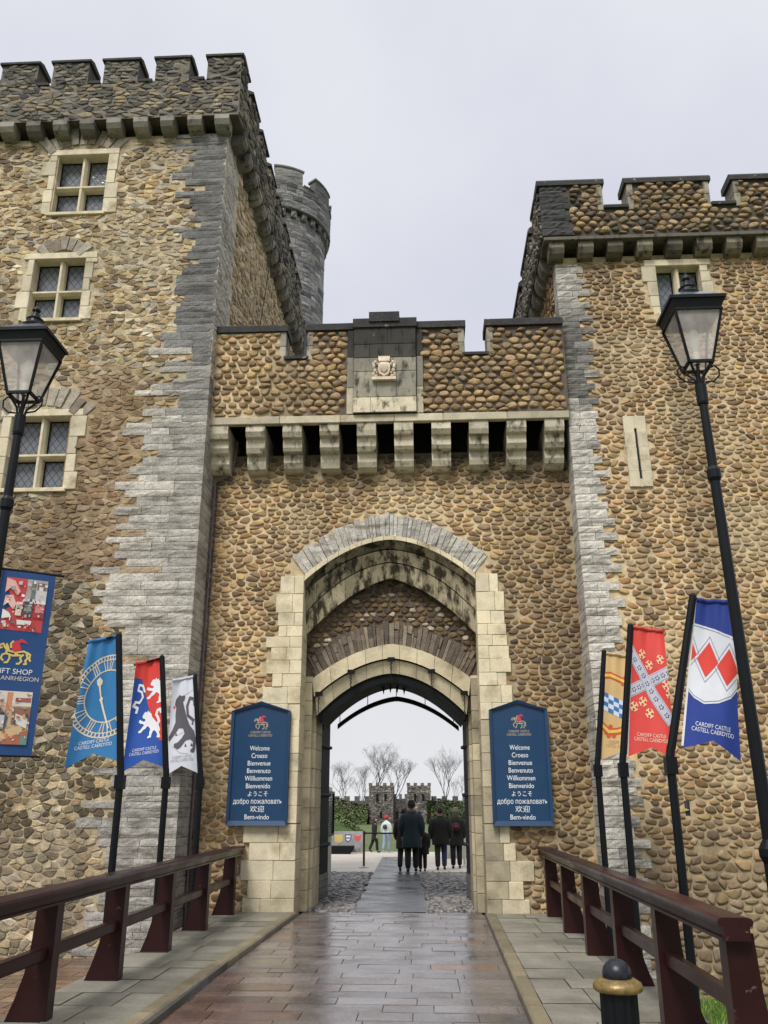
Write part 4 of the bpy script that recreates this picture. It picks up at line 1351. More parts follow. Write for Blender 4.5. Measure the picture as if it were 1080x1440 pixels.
def art_stroke(mb, pts, wd, M3, lay, col, asp=1.0, clip=True, mx=.09):
    """polyline ribbon; asp = height/width of the art area in metres (so widths stay even)"""
    for p, q in zip(pts[:-1], pts[1:]):
        dx = q[0] - p[0]; dy = (q[1] - p[1]) * asp; L = math.hypot(dx, dy)
        if L < 1e-6: continue
        nx = -dy / L * wd / 2; ny = dx / L * wd / 2 / asp
        ex = dx / L * wd * .3; ey = dy / L * wd * .3 / asp
        art_poly(mb, [(p[0] + nx - ex, p[1] + ny - ey), (q[0] + nx + ex, q[1] + ny + ey), (q[0] - nx + ex, q[1] - ny + ey), (p[0] - nx - ex, p[1] - ny - ey)], M3, lay, col, clip, mx)


HORSE = [[(.30, .50), (.22, .62), (.16, .74), (.10, .70), (.03, .60), (.06, .56), (.14, .60)], [(.26, .74), (.32, .62), (.34, .54)], [(.30, .50), (.45, .47), (.6, .46), (.78, .51), (.88, .46), (.9, .36)], [(.28, .48), (.30, .38), (.48, .32), (.7, .35)],
         [(.30, .40), (.18, .33), (.15, .20), (.22, .12)], [(.38, .36), (.40, .22), (.35, .06), (.27, .04)], [(.78, .38), (.70, .26), (.75, .13), (.68, .03), (.62, .03)], [(.88, .40), (.92, .26), (.86, .16), (.90, .04), (.83, .03)], [(.90, .46), (.98, .40), (.97, .24), (1.0, .16)], [(.24, .66), (.3, .6), (.27, .54)], [(.55, .47), (.55, .40), (.62, .37)], [(.40, .62), (.38, .76), (.44, .86)]]
CAPE = [(.44, .52), (.42, .70), (.46, .84), (.54, .90), (.62, .84), (.66, .70), (.70, .58), (.62, .50), (.52, .46)]
PLUME = [(.56, .88), (.66, .98), (.80, .90), (.86, .78), (.74, .84), (.64, .82)]
GOLD = (.62, .46, .22); RED = (.62, .035, .05); WHITE = (.78, .80, .83)


def horse_logo(mb, x0, y0, w, h, M3, lay, asp, gold, wd=.035):
    f = lambda p: (x0 + p[0] * w, y0 + (1 - p[1]) * h)
    art_poly(mb, [f(p) for p in CAPE], M3, lay + .0012, RED, False)
    art_poly(mb, [f(p) for p in PLUME], M3, lay + .0012, RED, False)
    for st in HORSE: art_stroke(mb, [f(p) for p in st], wd * w, M3, lay, gold, asp, False)


# ---- the two welcome boards
LINES = ['Welcome', 'Croeso', 'Bienvenue', 'Benvenuto', 'Willkommen', 'Bienvenido', 'ようこそ', 'добро пожаловать', '欢迎', 'Bem-vindo']
LW = [.31, .25, .36, .37, .43, .38, .31, .76, .22, .38]
def welcome_sign(x0, x1, label):
    cx = (x0 + x1) / 2; zb_, zs, zt = 1.28, 3.0, 3.15; W = x1 - x0
    e = empty('welcome_sign', (cx, -.06, zb_), label, 'sign', 'pointed navy welcome boards')
    mp = lambda u, v, d: (u, -.055 - d, v)
    b_ = MB()
    pts = [(x0, zb_), (x1, zb_), (x1, zs), (cx, zt), (x0, zs)]
    b_.prism(pts, mp, .055, 0.0)
    b_.build('board', M['sign'], e)
    f = MB(); t = .045
    ip = [(x0 + t, zb_ + .07), (x1 - t, zb_ + .07), (x1 - t, zs - .02), (cx, zt - .055), (x0 + t, zs - .02)]
    for k in range(5):
        j = (k + 1) % 5
        q = [pts[k], pts[j], ip[j], ip[k]]
        V = [mp(*p, .105) for p in q[:2]] + [mp(*p, .085) for p in q[2:]] + [mp(*p, .0) for p in q[:2]] + [mp(*p, .05) for p in q[2:]]
        f.add(V, [(0, 1, 2, 3), (0, 4, 5, 1), (3, 2, 6, 7)])
    f.build('frame', M['sign'], e)
    A = lambda s, t_, lay: (cx + s, -.055 - .0575 - lay, 2.99 - t_)
    em = MB()
    horse_logo(em, -.115, .05, .23, .225, A, .001, 1.0, (.55, .47, .33), .05)
    em.build('emblem', M['print'], e); em = MB()
    put_text(em, 'CARDIFF CASTLE', 0, .335, A, .001, (.50, .42, .28), width=.32, size=.05)
    put_text(em, 'CASTELL CAERDYDD', 0, .385, A, .001, (.50, .42, .28), width=.38, size=.05)
    em.build('emblem_lettering', M['print'], e)
    for k, (s, w) in enumerate(zip(LINES, LW)):
        tx = MB()
        put_text(tx, s, 0, .598 + .1135 * k, A, .001, (.80, .83, .85), width=w, size=(.088 if k == 6 else .10 if k == 8 else .105))
        tx.build('lettering', M['print'], e)
    pk = MB()
    for sx in (-.3, .3):
        for zz_ in (1.6, 2.7): pk.box(cx + sx - .03, cx + sx + .03, -.056, .02, zz_, zz_ + .06)
    pk.build('wall_batten', M['paint_black'], e)
welcome_sign(-2.52, -1.58, 'navy pointed welcome board on the cobbles left of the arch')
welcome_sign(1.57, 2.48, 'navy pointed welcome board on the cobbles right of the arch')

# ================================================================== flags
def flag_pole(x, y, xt, zbend, zt, label, s):
    e = empty('flag_pole', (x, y, -1.05), label, 'flagpole', 'cranked black flagpoles beside the bridge')
    p = MB(); p.tube([(x, y, -1.08 if s > 0 else -.47), (x, y, zbend - .12)], .040, 10); p.build('mast', M['paint_black'], e)
    p = MB(); p.box(x - .05, x + .05, y - .05, y + .05, zbend - .17, zbend - .02); p.tube([(x, y, zbend - .02), (x + (xt - x) * .06, y, zbend + .08)], .04, 10); p.build('bracket', M['paint_black'], e)
    p = MB(); p.tube([(x + (xt - x) * .06, y, zbend + .06), (xt, y, zt), (xt + (xt - x) * .02, y, zt + .02)], [.040, .036, .02], 10); p.build('upper_mast', M['paint_black'], e)
    return e


def flag(TL, TR, BL, BR, polside, label, base, art, asp=2.7, notch=.085, ph=0.0, lipc=None, arm=True):
    """corners as seen from the bridge; art(mb, M3) draws the pattern"""
    TL, TR, BL, BR = map(Vector, (TL, TR, BL, BR))
    nrm = (TR - TL).cross(BL - TL).normalized()
    if nrm.y > 0: nrm = -nrm
    e = empty('flag', tuple((TL + TR) / 2), label, 'flag', 'swallow-tailed castle flags')
    def M3(s, t, lay):
        a = TL.lerp(TR, s); b_ = BL.lerp(BR, s)
        d = (s if polside == 'L' else 1 - s)      # distance from pole
        p = a.lerp(b_, t)
        rip = .040 * math.sin(5.2 * s + 2.3 * t + ph) * min(1, d * 2.2) + .014 * math.sin(15 * s + ph * 2) * (1 - t) ** 2 + .012 * math.sin(11 * s + 3 * t + ph) + .012 * math.sin(9 * t - 4 * s + ph) * d
        sag = .03 * math.sin(math.pi * t) * d     # free edge pulled in slightly
        p = p + nrm * (rip + lay) + (TL - TR if polside == 'L' else TR - TL) * sag * .6
        return tuple(p)
    c = MB()
    N, Q = 16, 30
    V = []
    for j in range(Q + 1):
        for i in range(N + 1):
            s = i / N
            tm_x = 1 - notch * (1 - abs(s - .5) * 2)
            V.append(M3(s, j / Q * tm_x, 0))
    F = [(j * (N + 1) + i, j * (N + 1) + i + 1, (j + 1) * (N + 1) + i + 1, (j + 1) * (N + 1) + i) for j in range(Q) for i in range(N)]
    cols = base if callable(base) else (lambda s, t: base)
    n0 = len(c.v); c.v += V; c.f += F
    c.c += [cols(i / N, j / Q) for j in range(Q + 1) for i in range(N + 1)]
    c.build('cloth', M['cloth'], e, smooth=True, fixn=False)
    # sleeve at the top around the arm
    sl_ = MB()
    pts = [Vector(M3(k / 8, .0, 0)) for k in range(9)]
    sl_.tube(pts, .022, 8, mulc(lipc or (base if not callable(base) else (.5, .04, .04)), .8)); sl_.build('top_sleeve', M['cloth'], e)
    if arm:
        am_ = MB()
        A, B = (TL, TR) if polside == 'L' else (TR, TL)
        am_.tube([A, A.lerp(B, 1.12)], .014, 6); am_.build('arm', M['paint_black'], e)
    # white webbing along the pole
    wb = MB(); s0 = 0.0 if polside == 'L' else 1.0
    wv = [M3(s0, k / 20 * .985, .004) for k in range(21)]
    sh = .03 if polside == 'L' else -.03
    for k in range(20):
        a, b_ = Vector(wv[k]), Vector(wv[k + 1])
        o_ = (TR - TL).normalized() * (.02 if polside == 'R' else -.02)
        wb.add([tuple(a), tuple(b_), tuple(b_ + o_), tuple(a + o_)], [(0, 1, 2, 3)], (.72, .73, .76))
    wb.build('webbing', M['cloth'], e)
    em = MB(); art(em, M3); em.build('emblem', M['cloth'], e, fixn=False)
    return e, M3


def castle_text(mb, M3, col, y0=.83, xs=1 / .47, w1=.30, w2=.36):
    k1 = .115 / .47
    put_text(mb, 'CARDIFF CASTLE', .5, y0, M3, .004, col, width=w1, size=.052, xs=xs, sq=1 / 1.35)
    put_text(mb, 'CASTELL CAERDYDD', .5, y0 + .035, M3, .004, col, width=w2, size=.052, xs=xs, sq=1 / 1.35)


A_ = 2.7
def arcpts(cx, cy, r, a0, a1, n=30): return [(cx + r * math.sin(R(a0 + (a1 - a0) * k / n)), cy - r * math.cos(R(a0 + (a1 - a0) * k / n)) / A_) for k in range(n + 1)]
def art_clock(mb, M3):
    c = (.66, .55, .38); cx, cy = .72, .475
    for r, w in ((.88, .03), (.79, .022), (.56, .028)): art_stroke(mb, arcpts(cx, cy, r, 0, 360, 60), w, M3, .003, c, A_)
    for k in range(60):
        a = k * 6 + 3
        p = arcpts(cx, cy, .795, a, a, 1)[0]; q = arcpts(cx, cy, .865, a, a, 1)[0]
        art_stroke(mb, [p, q], .03, M3, .003, c, A_)
    for k in range(12):
        for o_ in (-7, 0, 7) if k % 3 else (-9, -3, 4, 9):
            p = arcpts(cx, cy, .58, k * 30 + o_ * .9, 0, 1)[0]; q = arcpts(cx, cy, .78, k * 30 + o_ * (.6 if k % 2 else 1.2), 0, 1)[0]
            art_stroke(mb, [p, q], .022, M3, .003, c, A_)
    hand = [(.42, .335), (.50, .315), (.58, .345), (.57, .375), (.535, .385), (.57, .47), (.62, .49), (.60, .51), (.80, .735), (.77, .737), (.555, .515), (.525, .50), (.545, .48), (.485, .39), (.44, .37)]
    art_poly(mb, hand, M3, .006, (.74, .66, .50))
    castle_text(mb, M3, (.72, .74, .76), .835)
LION = [(.30, .95), (.35, .90), (.40, .98), (.45, .90), (.50, .94), (.52, .86), (.58, .84), (.60, .74), (.68, .66), (.78, .56), (.88, .46), (.94, .36), (.98, .26), (.92, .18), (.96, .08), (.98, .0), (.84, .0), (.82, .05), (.86, .10), (.80, .20), (.72, .27), (.66, .24), (.60, .14), (.58, .04), (.44, .02), (.42, .07), (.50, .11), (.50, .22), (.54, .32), (.48, .40), (.40, .44), (.32, .36), (.22, .32), (.14, .24), (.04, .24), (.02, .30), (.10, .34), (.18, .42), (.26, .50), (.18, .54), (.08, .56), (.0, .62), (.04, .70), (.14, .65), (.24, .61), (.30, .64), (.28, .70), (.20, .72), (.15, .79), (.19, .86), (.24, .92)]
LTAIL = [(.83, .42), (.93, .55), (.88, .68), (.80, .78), (.86, .92), (.98, .95), (1.02, .84)]
def lion(mb, x, y, w, h, M3, col):
    f = lambda p: (x + p[0] * w, y + (1 - p[1]) * h)
    art_poly(mb, [f(p) for p in LION], M3, .006, col)
    art_stroke(mb, [f(p) for p in LTAIL], .10 * w, M3, .006, col, A_)
BLUE2 = (.012, .075, .36); RED2 = (.66, .045, .035)
def art_lions(mb, M3):
    art_poly(mb, [(0, .0), (1, .0), (1, .76), (.9, .76), (.62, .5), (.42, .3), (.28, .16), (.0, .135)], M3, .003, RED2, mx=.08)
    lion(mb, .46, .17, .85, .25, M3, WHITE); lion(mb, .28, .46, .66, .27, M3, WHITE)
    f = lambda p: (-.05 + p[0] * .5, .2 + p[1] * .24)
    art_stroke(mb, [f(p) for p in [(.9, .35), (.75, .1), (.5, .05), (.45, .25), (.7, .35), (.8, .55), (.6, .75), (.35, .7)]], .06, M3, .006, WHITE, A_)
    art_stroke(mb, [f(p) for p in [(.35, .7), (.25, .85), (.5, .95), (.45, 1.12)]], .07, M3, .006, WHITE, A_)
    castle_text(mb, M3, (.70, .72, .78), .83)
DG = (.085, .08, .095)
BEAST = [(.22, .30), (.16, .26), (.20, .21), (.30, .18), (.36, .165), (.43, .185), (.56, .18), (.60, .195), (.56, .24), (.50, .245), (.58, .33), (.66, .42), (.78, .51), (.93, .57), (.99, .66), (.94, .76), (.90, .79), (.80, .785), (.78, .765), (.86, .74), (.88, .68), (.78, .65), (.62, .66), (.44, .725), (.34, .74), (.22, .715), (.20, .68), (.34, .67), (.48, .63), (.58, .585), (.52, .53), (.36, .52), (.22, .58), (.02, .65), (.0, .60), (.12, .53), (.22, .45), (.20, .38)]
def art_beast(mb, M3):
    art_stroke(mb, [(.40, .205), (.98, .135)], .012, M3, .003, (.4, .4, .42), A_)
    art_poly(mb, BEAST, M3, .006, DG)
    art_stroke(mb, [(.92, .46), (.70, .40), (.68, .30), (.80, .22), (.97, .24), (.98, .30)], .09, M3, .006, DG, A_)
    for x, y in ((.27, .585), (.62, .71), (.83, .71), (.88, .49)):
        art_poly(mb, [(x - .04, y + .012), (x + .04, y + .012), (x, y - .022)], M3, .006, (.05, .05, .055))
    for a in ((.15, .70), (.42, .78)), ((.42, .78), (.7, .80)), ((.3, .60), (.52, .57)): art_stroke(mb, list(a), .012, M3, .003, (.3, .3, .33), A_)
    art_poly(mb, [(.10, .28), (.18, .275), (.17, .30), (.11, .305)], M3, .007, (.6, .06, .08))
    castle_text(mb, M3, (.33, .33, .36), .835)
def art_check(mb, M3):
    o = (.55, .09, .03); yl = (.75, .50, .10)
    for off, w, c, ly in ((0, .17, o, .003), (0, .075, yl, .006)):
        art_stroke(mb, [(-.1, .215), (.2, .205), (.55, .235), (.95, .27), (1.1, .25)], w, M3, ly, c, A_)
        art_stroke(mb, [(-.1, .655), (.2, .735), (.45, .725), (1.1, .655)], w, M3, ly, c, A_)
    for (x, y) in ((.72, .225), (.80, .285), (.66, .27), (.9, .22), (.25, .69), (.2, .77), (.35, .765), (.12, .74)):
        art_poly(mb, arcpts(x, y, .07, 0, 330, 9)[:-1], M3, .004, o)
    for i in range(6):
        for j in range(4):
            y0 = .365 + .042 * j + .02 * i; x0 = -.02 + .18 * i
            art_poly(mb, [(x0, y0), (x0 + .18, y0 + .02), (x0 + .18, y0 + .062), (x0, y0 + .042)], M3, .003, (.05, .17, .40) if (i + j) % 2 == 0 else (.62, .70, .84))
    castle_text(mb, M3, (.40, .30, .17), .84, w1=.28, w2=.34)
def cross4(mb, x, y, r, M3, col):
    for a in (45, 135):
        d = R(a + 10)
        p = (x - r * math.cos(d), y - r * math.sin(d) / A_); q = (x + r * math.cos(d), y + r * math.sin(d) / A_)
        art_stroke(mb, [p, q], r * .38, M3, .004, col, A_)
        for e_ in (p, q):
            f = (-math.sin(d) * r * .5, math.cos(d) * r * .5 / A_)
            art_stroke(mb, [(e_[0] - f[0], e_[1] - f[1]), (e_[0] + f[0], e_[1] + f[1])], r * .3, M3, .004, col, A_)
def art_saltire(mb, M3):
    sv = (.50, .51, .60); ln = (.09, .10, .2)
    bars = [[(-.1, .17), (.3, .35), (.6, .52), (.95, .70)], [(-.1, .52), (.3, .45), (.65, .39), (1.1, .32)]]
    for bi, b_ in enumerate(bars):
        ly = .003 + .004 * (1 - bi)
        art_stroke(mb, b_, .25, M3, ly, (.70, .71, .76), A_); art_stroke(mb, b_, .225, M3, ly + .001, ln, A_); art_stroke(mb, b_, .205, M3, ly + .002, sv, A_)
        n = 9
        for k in range(n):
            t = (k + .4) / n * (len(b_) - 1); i = min(int(t), len(b_) - 2); f = t - i
            x = b_[i][0] + (b_[i + 1][0] - b_[i][0]) * f; y = b_[i][1] + (b_[i + 1][1] - b_[i][1]) * f
            for dx, dy in ((0, -.012), (-.045, 0), (.045, 0), (-.02, .016), (.03, .014)):
                art_poly(mb, arcpts(x + dx, y + dy, .018, 0, 300, 5), M3, ly + .004, (.05, .05, .09))
    for x, y in ((.30, .205), (.50, .285), (.82, .235), (.93, .435), (.32, .575), (.10, .62), (.48, .66), (1.0, .50)): cross4(mb, x, y, .085, M3, (.80, .60, .36))
    castle_text(mb, M3, (.74, .62, .48), .84)
def art_shield(mb, M3):
    w = (.72, .74, .80)
    art_poly(mb, [(-.02, .165), (.30, .175), (.65, .205), (1.02, .25), (1.02, .56), (.85, .63), (.6, .675), (.32, .695), (.12, .665), (-.02, .62)], M3, .003, w)
    art_stroke(mb, [(-.02, .18), (.30, .19), (.65, .22), (1.02, .265)], .012, M3, .005, (.2, .22, .35), A_)
    art_stroke(mb, [(-.02, .605), (.12, .65), (.32, .68), (.6, .66), (.85, .615), (1.02, .545)], .012, M3, .005, (.2, .22, .35), A_)
    for cx in (-.12, .36, .80):
        cy = .405 + (cx - .36) * .08
        dd = [(cx - .235, cy - .005), (cx + .03, cy - .125), (cx + .235, cy + .01), (cx - .03, cy + .115)]
        art_poly(mb, dd, M3, .006, (.72, .05, .035))
        big = [(cx + (p[0] - cx) * 1.28, cy + (p[1] - cy) * 1.28) for p in dd]
        art_stroke(mb, big + [big[0]], .012, M3, .005, (.2, .22, .35), A_)
    castle_text(mb, M3, (.74, .76, .80), .84)


flag_pole(-2.81, -4.2, -2.99, 1.92, 3.47, 'cranked black flagpole carrying the blue clock-face flag', -1)
flag((-3.31, -4.25, 3.37), (-3.00, -4.2, 3.46), (-3.43, -4.25, 1.97), (-2.86, -4.2, 2.05), 'R', 'blue swallow-tailed flag with a cream clock face and hand', (.022, .17, .40), art_clock, ph=.4)
flag_pole(-2.80, -2.5, -2.99, 1.95, 3.49, 'cranked black flagpole carrying the red and blue lion flag', -1)
flag((-3.31, -2.55, 3.38), (-3.00, -2.5, 3.47), (-3.38, -2.55, 1.99), (-2.84, -2.5, 2.05), 'R', 'red and blue flag with white lions, left of the arch', BLUE2, art_lions, ph=1.5, lipc=RED2)
flag_pole(-2.77, -.86, -2.97, 1.98, 3.47, 'cranked black flagpole carrying the white flag with a dark beast', -1)
flag((-3.29, -.92, 3.38), (-2.98, -.86, 3.45), (-3.29, -.92, 1.99), (-2.82, -.86, 2.03), 'R', 'white flag with a dark grey rearing beast', (.62, .64, .72), art_beast, ph=2.6, arm=False)
flag_pole(2.81, -2.2, 3.02, 2.10, 3.56, 'cranked black flagpole carrying the gold flag with blue checks', 1)
flag((3.04, -2.2, 3.53), (3.36, -2.25, 3.49), (2.86, -2.2, 2.14), (3.32, -2.25, 2.10), 'L', 'gold flag with a blue and white checked band', (.62, .42, .19), art_check, ph=.9, arm=False)
flag_pole(2.77, -3.9, 3.00, 2.05, 3.58, 'cranked black flagpole carrying the red flag with a silver saltire', 1)
flag((3.03, -3.9, 3.56), (3.36, -3.95, 3.50), (2.84, -3.9, 2.10), (3.35, -3.95, 2.04), 'L', 'red flag with a speckled silver diagonal cross and gold crosslets', (.66, .055, .045), art_saltire, ph=2.0, arm=False)
flag_pole(2.80, -5.75, 3.18, 2.02, 3.50, 'cranked black flagpole carrying the blue flag with red lozenges', 1)
flag((3.21, -5.75, 3.46), (3.54, -5.80, 3.41), (2.93, -5.75, 2.08), (3.42, -5.80, 1.96), 'L', 'royal blue flag with a white shield and red lozenges', (.012, .04, .27), art_shield, ph=3.1, arm=False)

# ================================================================== street lamps
def lamp(x0, x1, y, zb_, zl, label):
    """post from (x0,zb) to (x1,zl): zl = underside of the lantern"""
    e = empty('street_lamp', (x0, y, zb_), label, 'street lamp', 'black lantern lamps on posts')
    X = lambda z_: x0 + (x1 - x0) * (z_ - zb_) / (zl - zb_)
    p = MB()
    zs = [zb_, zb_ + .02, zb_ + .35, zb_ + .4, 1.2, 1.25, 1.30, 1.36, zl - 1.0, zl - .97, zl - .90, zl - .87, zl - .30]
    rs = [.12, .12, .11, .08, .064, .085, .085, .049, .040, .055, .055, .038, .034]
    p.tube([(X(z_), y, z_) for z_ in zs], rs, 16); p.build('post', M['paint_black'], e, smooth=False)
    cl = MB(); cl.tube([(X(zl - .30), y, zl - .31), (X(zl - .28), y, zl - .29), (X(zl - .13), y, zl - .13), (X(zl - .12), y, zl - .12)], [.042, .047, .047, .038], 16); cl.build('collar', M['paint_black'], e)
    cx = X(zl)
    br = MB()
    for ax, ay in ((1, 1), (-1, 1), (1, -1), (-1, -1)):
        br.tube([(cx + ax * .02, y + ay * .02, zl - .13), (cx + ax * .03, y + ay * .03, zl - .06), (cx + ax * .07, y + ay * .07, zl + .01), (cx + ax * .085, y + ay * .085, zl + .06)], .011, 6)
    for ax in (-1, 1):
        br.tube([(cx + ax * .05, y, zl - .10), (cx + ax * .12, y, zl - .09), (cx + ax * .17, y, zl - .04), (cx + ax * .175, y, zl + .02), (cx + ax * .14, y, zl + .055), (cx + ax * .105, y, zl + .04)], .008, 6)
    br.tube([(cx, y, zl - .13), (cx, y, zl + .1)], .014, 8)
    br.build('bracket', M['paint_black'], e)
    b0, b1 = .098, .195; z0, z1 = zl + .05, zl + .50
    fr = MB()
    cs = [(-1, -1), (1, -1), (1, 1), (-1, 1)]
    for a, b_ in cs: fr.tube([(cx + a * b0, y + b_ * b0, z0), (cx + a * b1, y + b_ * b1, z1)], .014, 4)
    for k in range(4):
        a, b_ = cs[k], cs[(k + 1) % 4]
        fr.tube([(cx + a[0] * b0, y + a[1] * b0, z0), (cx + b_[0] * b0, y + b_[1] * b0, z0)], .017, 4)
        fr.tube([(cx + a[0] * b1, y + a[1] * b1, z1), (cx + b_[0] * b1, y + b_[1] * b1, z1)], .014, 4)
    # deep band under the roof
    for k in range(4):
        a, b_ = cs[k], cs[(k + 1) % 4]
        q0, q1, o_ = b1, b1 + .025, .0
        V = [(cx + a[0] * q0, y + a[1] * q0, z1), (cx + b_[0] * q0, y + b_[1] * q0, z1), (cx + b_[0] * q1, y + b_[1] * q1, z1 + .085), (cx + a[0] * q1, y + a[1] * q1, z1 + .085)]
        fr.add(V, [(0, 1, 2, 3)])
    fr.box(cx - .235, cx + .235, y - .235, y + .235, z1 + .085, z1 + .115)
    fr.build('lantern_frame', M['paint_black'], e)
    for k in range(4):
        a, b_ = cs[k], cs[(k + 1) % 4]; t0 = .03
        g = MB(); i = .965
        g.add([(cx + a[0] * b0 * i, y + a[1] * b0 * i, z0), (cx + b_[0] * b0 * i, y + b_[1] * b0 * i, z0), (cx + b_[0] * b1 * i, y + b_[1] * b1 * i, z1), (cx + a[0] * b1 * i, y + a[1] * b1 * i, z1)], [(0, 1, 2, 3)])
        g.build('lantern_pane', M['pane'], e)
    bu = MB()
    bu.lathe([(.028, z0 + .02), (.028, z0 + .12), (.02, z0 + .13), (.035, z0 + .17), (.05, z0 + .23), (.05, z0 + .29), (.03, z0 + .34), (.005, z0 + .36)], cx, y, 12, (.7, .68, .62)); bu.build('bulb', M['print'], e)
    rf = MB()
    zr = z1 + .115
    V = [(cx + a * .225, y + b_ * .225, zr) for a, b_ in cs] + [(cx + a * .085, y + b_ * .085, zr + .12) for a, b_ in cs]
    rf.add(V, [(0, 1, 5, 4), (1, 2, 6, 5), (2, 3, 7, 6), (3, 0, 4, 7), (4, 5, 6, 7)])
    rf.build('lantern_roof', M['lroof'], e)
    fi = MB()
    fi.lathe([(.10, zr + .11), (.105, zr + .135), (.09, zr + .15), (.075, zr + .16), (.07, zr + .185), (.078, zr + .2), (.06, zr + .215), (.045, zr + .225), (.04, zr + .25), (.03, zr + .26), (.026, zr + .275), (.038, zr + .295), (.036, zr + .31), (.018, zr + .33), (.01, zr + .345), (.008, zr + .375), (.001, zr + .385)], cx, y, 20)
    fi.build('finial', M['paint_black'], e, smooth=False)
    return e
M['lroof'] = surf('wet_lantern_roof', (.10, .115, .14), .22, 5, .8, 1.2, 30, 1, 1, 0)
lamp(3.05, 2.945, -7.35, -1.08, 5.07, 'black lantern lamp post on the right, in front of the arrow-slit tower')
lamp(-2.90, -2.87, -7.4, -.47, 4.90, 'black lantern lamp post on the left, carrying the gift shop banner')

# ---- gift shop banner hung from the left lamp post
bn = empty('shop_banner', (-2.88, -7.4, 3.4), 'navy hanging banner with two photographs and a gold horse, at the left edge', 'banner')
TLb = Vector((-2.845, -7.37, 3.41)); TRb = Vector((-2.50, -7.13, 3.41)); dn = Vector((-.012, 0, -1.455)); nb = Vector((.57, -.82, 0))
MBn = lambda s, t, l: tuple(TLb.lerp(TRb, s) + dn * t + nb * (l + .006 * math.sin(7 * t + 2 * s)))
c = MB(); N, Q = 4, 24
c.v = [MBn(i / N, j / Q, 0) for j in range(Q + 1) for i in range(N + 1)]; c.c = [(.010, .06, .20)] * len(c.v)
c.f = [(j * (N + 1) + i, j * (N + 1) + i + 1, (j + 1) * (N + 1) + i + 1, (j + 1) * (N + 1) + i) for j in range(Q) for i in range(N)]
c.build('cloth', M['cloth'], bn, fixn=False)
AB = 3.45
def photo(y0, y1, parts):
    ph_ = MB()
    art_poly(ph_, [(.11, y0), (.87, y0), (.87, y1), (.11, y1)], MBn, .002, parts[0], mx=.3)
    for k, (pts, col) in enumerate(parts[1:]):
        art_poly(ph_, [(.11 + p[0] * .76, y0 + p[1] * (y1 - y0)) for p in pts], MBn, .003 + .0006 * k, col, mx=.3)
    rq_ = random.Random(len(parts))
    cols_ = [p[1] for p in parts[1:]]
    for k in range(70):
        u_, v_ = rq_.uniform(0, .93), rq_.uniform(0, .95); wd_, hd_ = rq_.uniform(.02, .09), rq_.uniform(.015, .06)
        q_ = [(u_, v_), (u_ + wd_, v_ + rq_.uniform(-.02, .02)), (u_ + wd_, v_ + hd_), (u_, v_ + hd_)]
        art_poly(ph_, [(.11 + min(p[0], 1) * .76, y0 + min(max(p[1], 0), 1) * (y1 - y0)) for p in q_], MBn, .0125 + .00005 * k, mulc(rq_.choice(cols_), rq_.uniform(.6, 1.25)), mx=.3)
    ph_.build('photograph', M['print'], bn)
rect = lambda a, b_, c_, d_: [(a, c_), (b_, c_), (b_, d_), (a, d_)]
photo(.04, .335, [(.55, .06, .06), (rect(.5, 1, 0, .38), (.42, .38, .36)), (rect(.62, .72, .02, .40), (.16, .2, .19)), (rect(.76, .96, .05, .2), (.22, .12, .12)), (rect(.8, .9, .12, .22), (.75, .75, .75)), (rect(.74, 1, .2, .42), (.62, .6, .6)), (rect(.48, .7, .42, .74), (.07, .08, .085)), (rect(.46, .72, .38, .43), (.7, .7, .68)), (rect(.5, .68, .5, .62), (.3, .3, .29)),
                  (rect(.73, 1, .46, .74), (.4, .04, .05)), (rect(.72, 1, .40, .46), (.8, .8, .8)), (rect(.77, .98, .5, .63), (.66, .25, .25)), ([(0, .02), (.2, .06), (.36, .26), (.3, .34), (.12, .2), (0, .3)], (.78, .42, .36)), ([(.02, .36), (.2, .34), (.3, .5), (.24, .62), (.1, .5), (0, .56)], (.8, .5, .44)), (rect(.30, .44, .46, .72), (.75, .62, .5)), ([(0, .62), (.16, .68), (.22, .76), (0, .8)], (.82, .8, .78)), ([(.36, .80), (.72, .80), (.7, .88), (.38, .89)], (.78, .76, .72))])
photo(.665, .945, [(.55, .38, .24), (rect(0, 1, 0, .28), (.66, .60, .52)), (rect(.06, .18, 0, .4), (.60, .26, .12)), (rect(.42, .55, .02, .36), (.58, .24, .12)), (rect(.62, .98, .12, .2), (.35, .1, .1)), (rect(.58, 1, .3, .62), (.26, .13, .08)), ([(.66, .42), (.95, .5), (.95, .7), (.66, .6)], (.68, .66, .62)), ([(0, .4), (.3, .32), (.5, .5), (.4, .9), (0, .95)], (.06, .08, .10)), (rect(.12, .28, .28, .56), (.74, .72, .7)), (rect(.02, .12, .5, .7), (.3, .38, .45)), (rect(.3, .42, .46, .72), (.5, .5, .5)), ([(.3, .78), (.8, .64), (.9, .74), (.3, 1), (0, 1)], (.62, .42, .22)), ([(.46, .9), (1, .72), (1, 1), (.4, 1)], (.4, .14, .07)), (rect(.84, 1, .84, 1), (.16, .26, .22))])
em = MB(); horse_logo(em, .12, .375, .62, .145, MBn, .003, AB, (.72, .55, .14), .055); em.build('emblem', M['print'], bn)
tx = MB()
put_text(tx, 'GIFT SHOP', .47, .572, MBn, .003, (.76, .78, .82), width=.285, xs=1 / .42, sq=1 / 1.455)
put_text(tx, 'SIOP ANRHEGION', .47, .607, MBn, .003, (.60, .55, .48), width=.395, xs=1 / .42, sq=1 / 1.455)
tx.build('lettering', M['print'], bn)
for t in (-.004, 1.004):
    rb_ = MB()
    a = Vector(MBn(-.1, t, -.004)); b_ = Vector(MBn(1.16, t, -.004)); rb_.tube([a, b_], .011 if t < 0 else .008, 8)
    rb_.build('arm', M['paint_black'], bn)

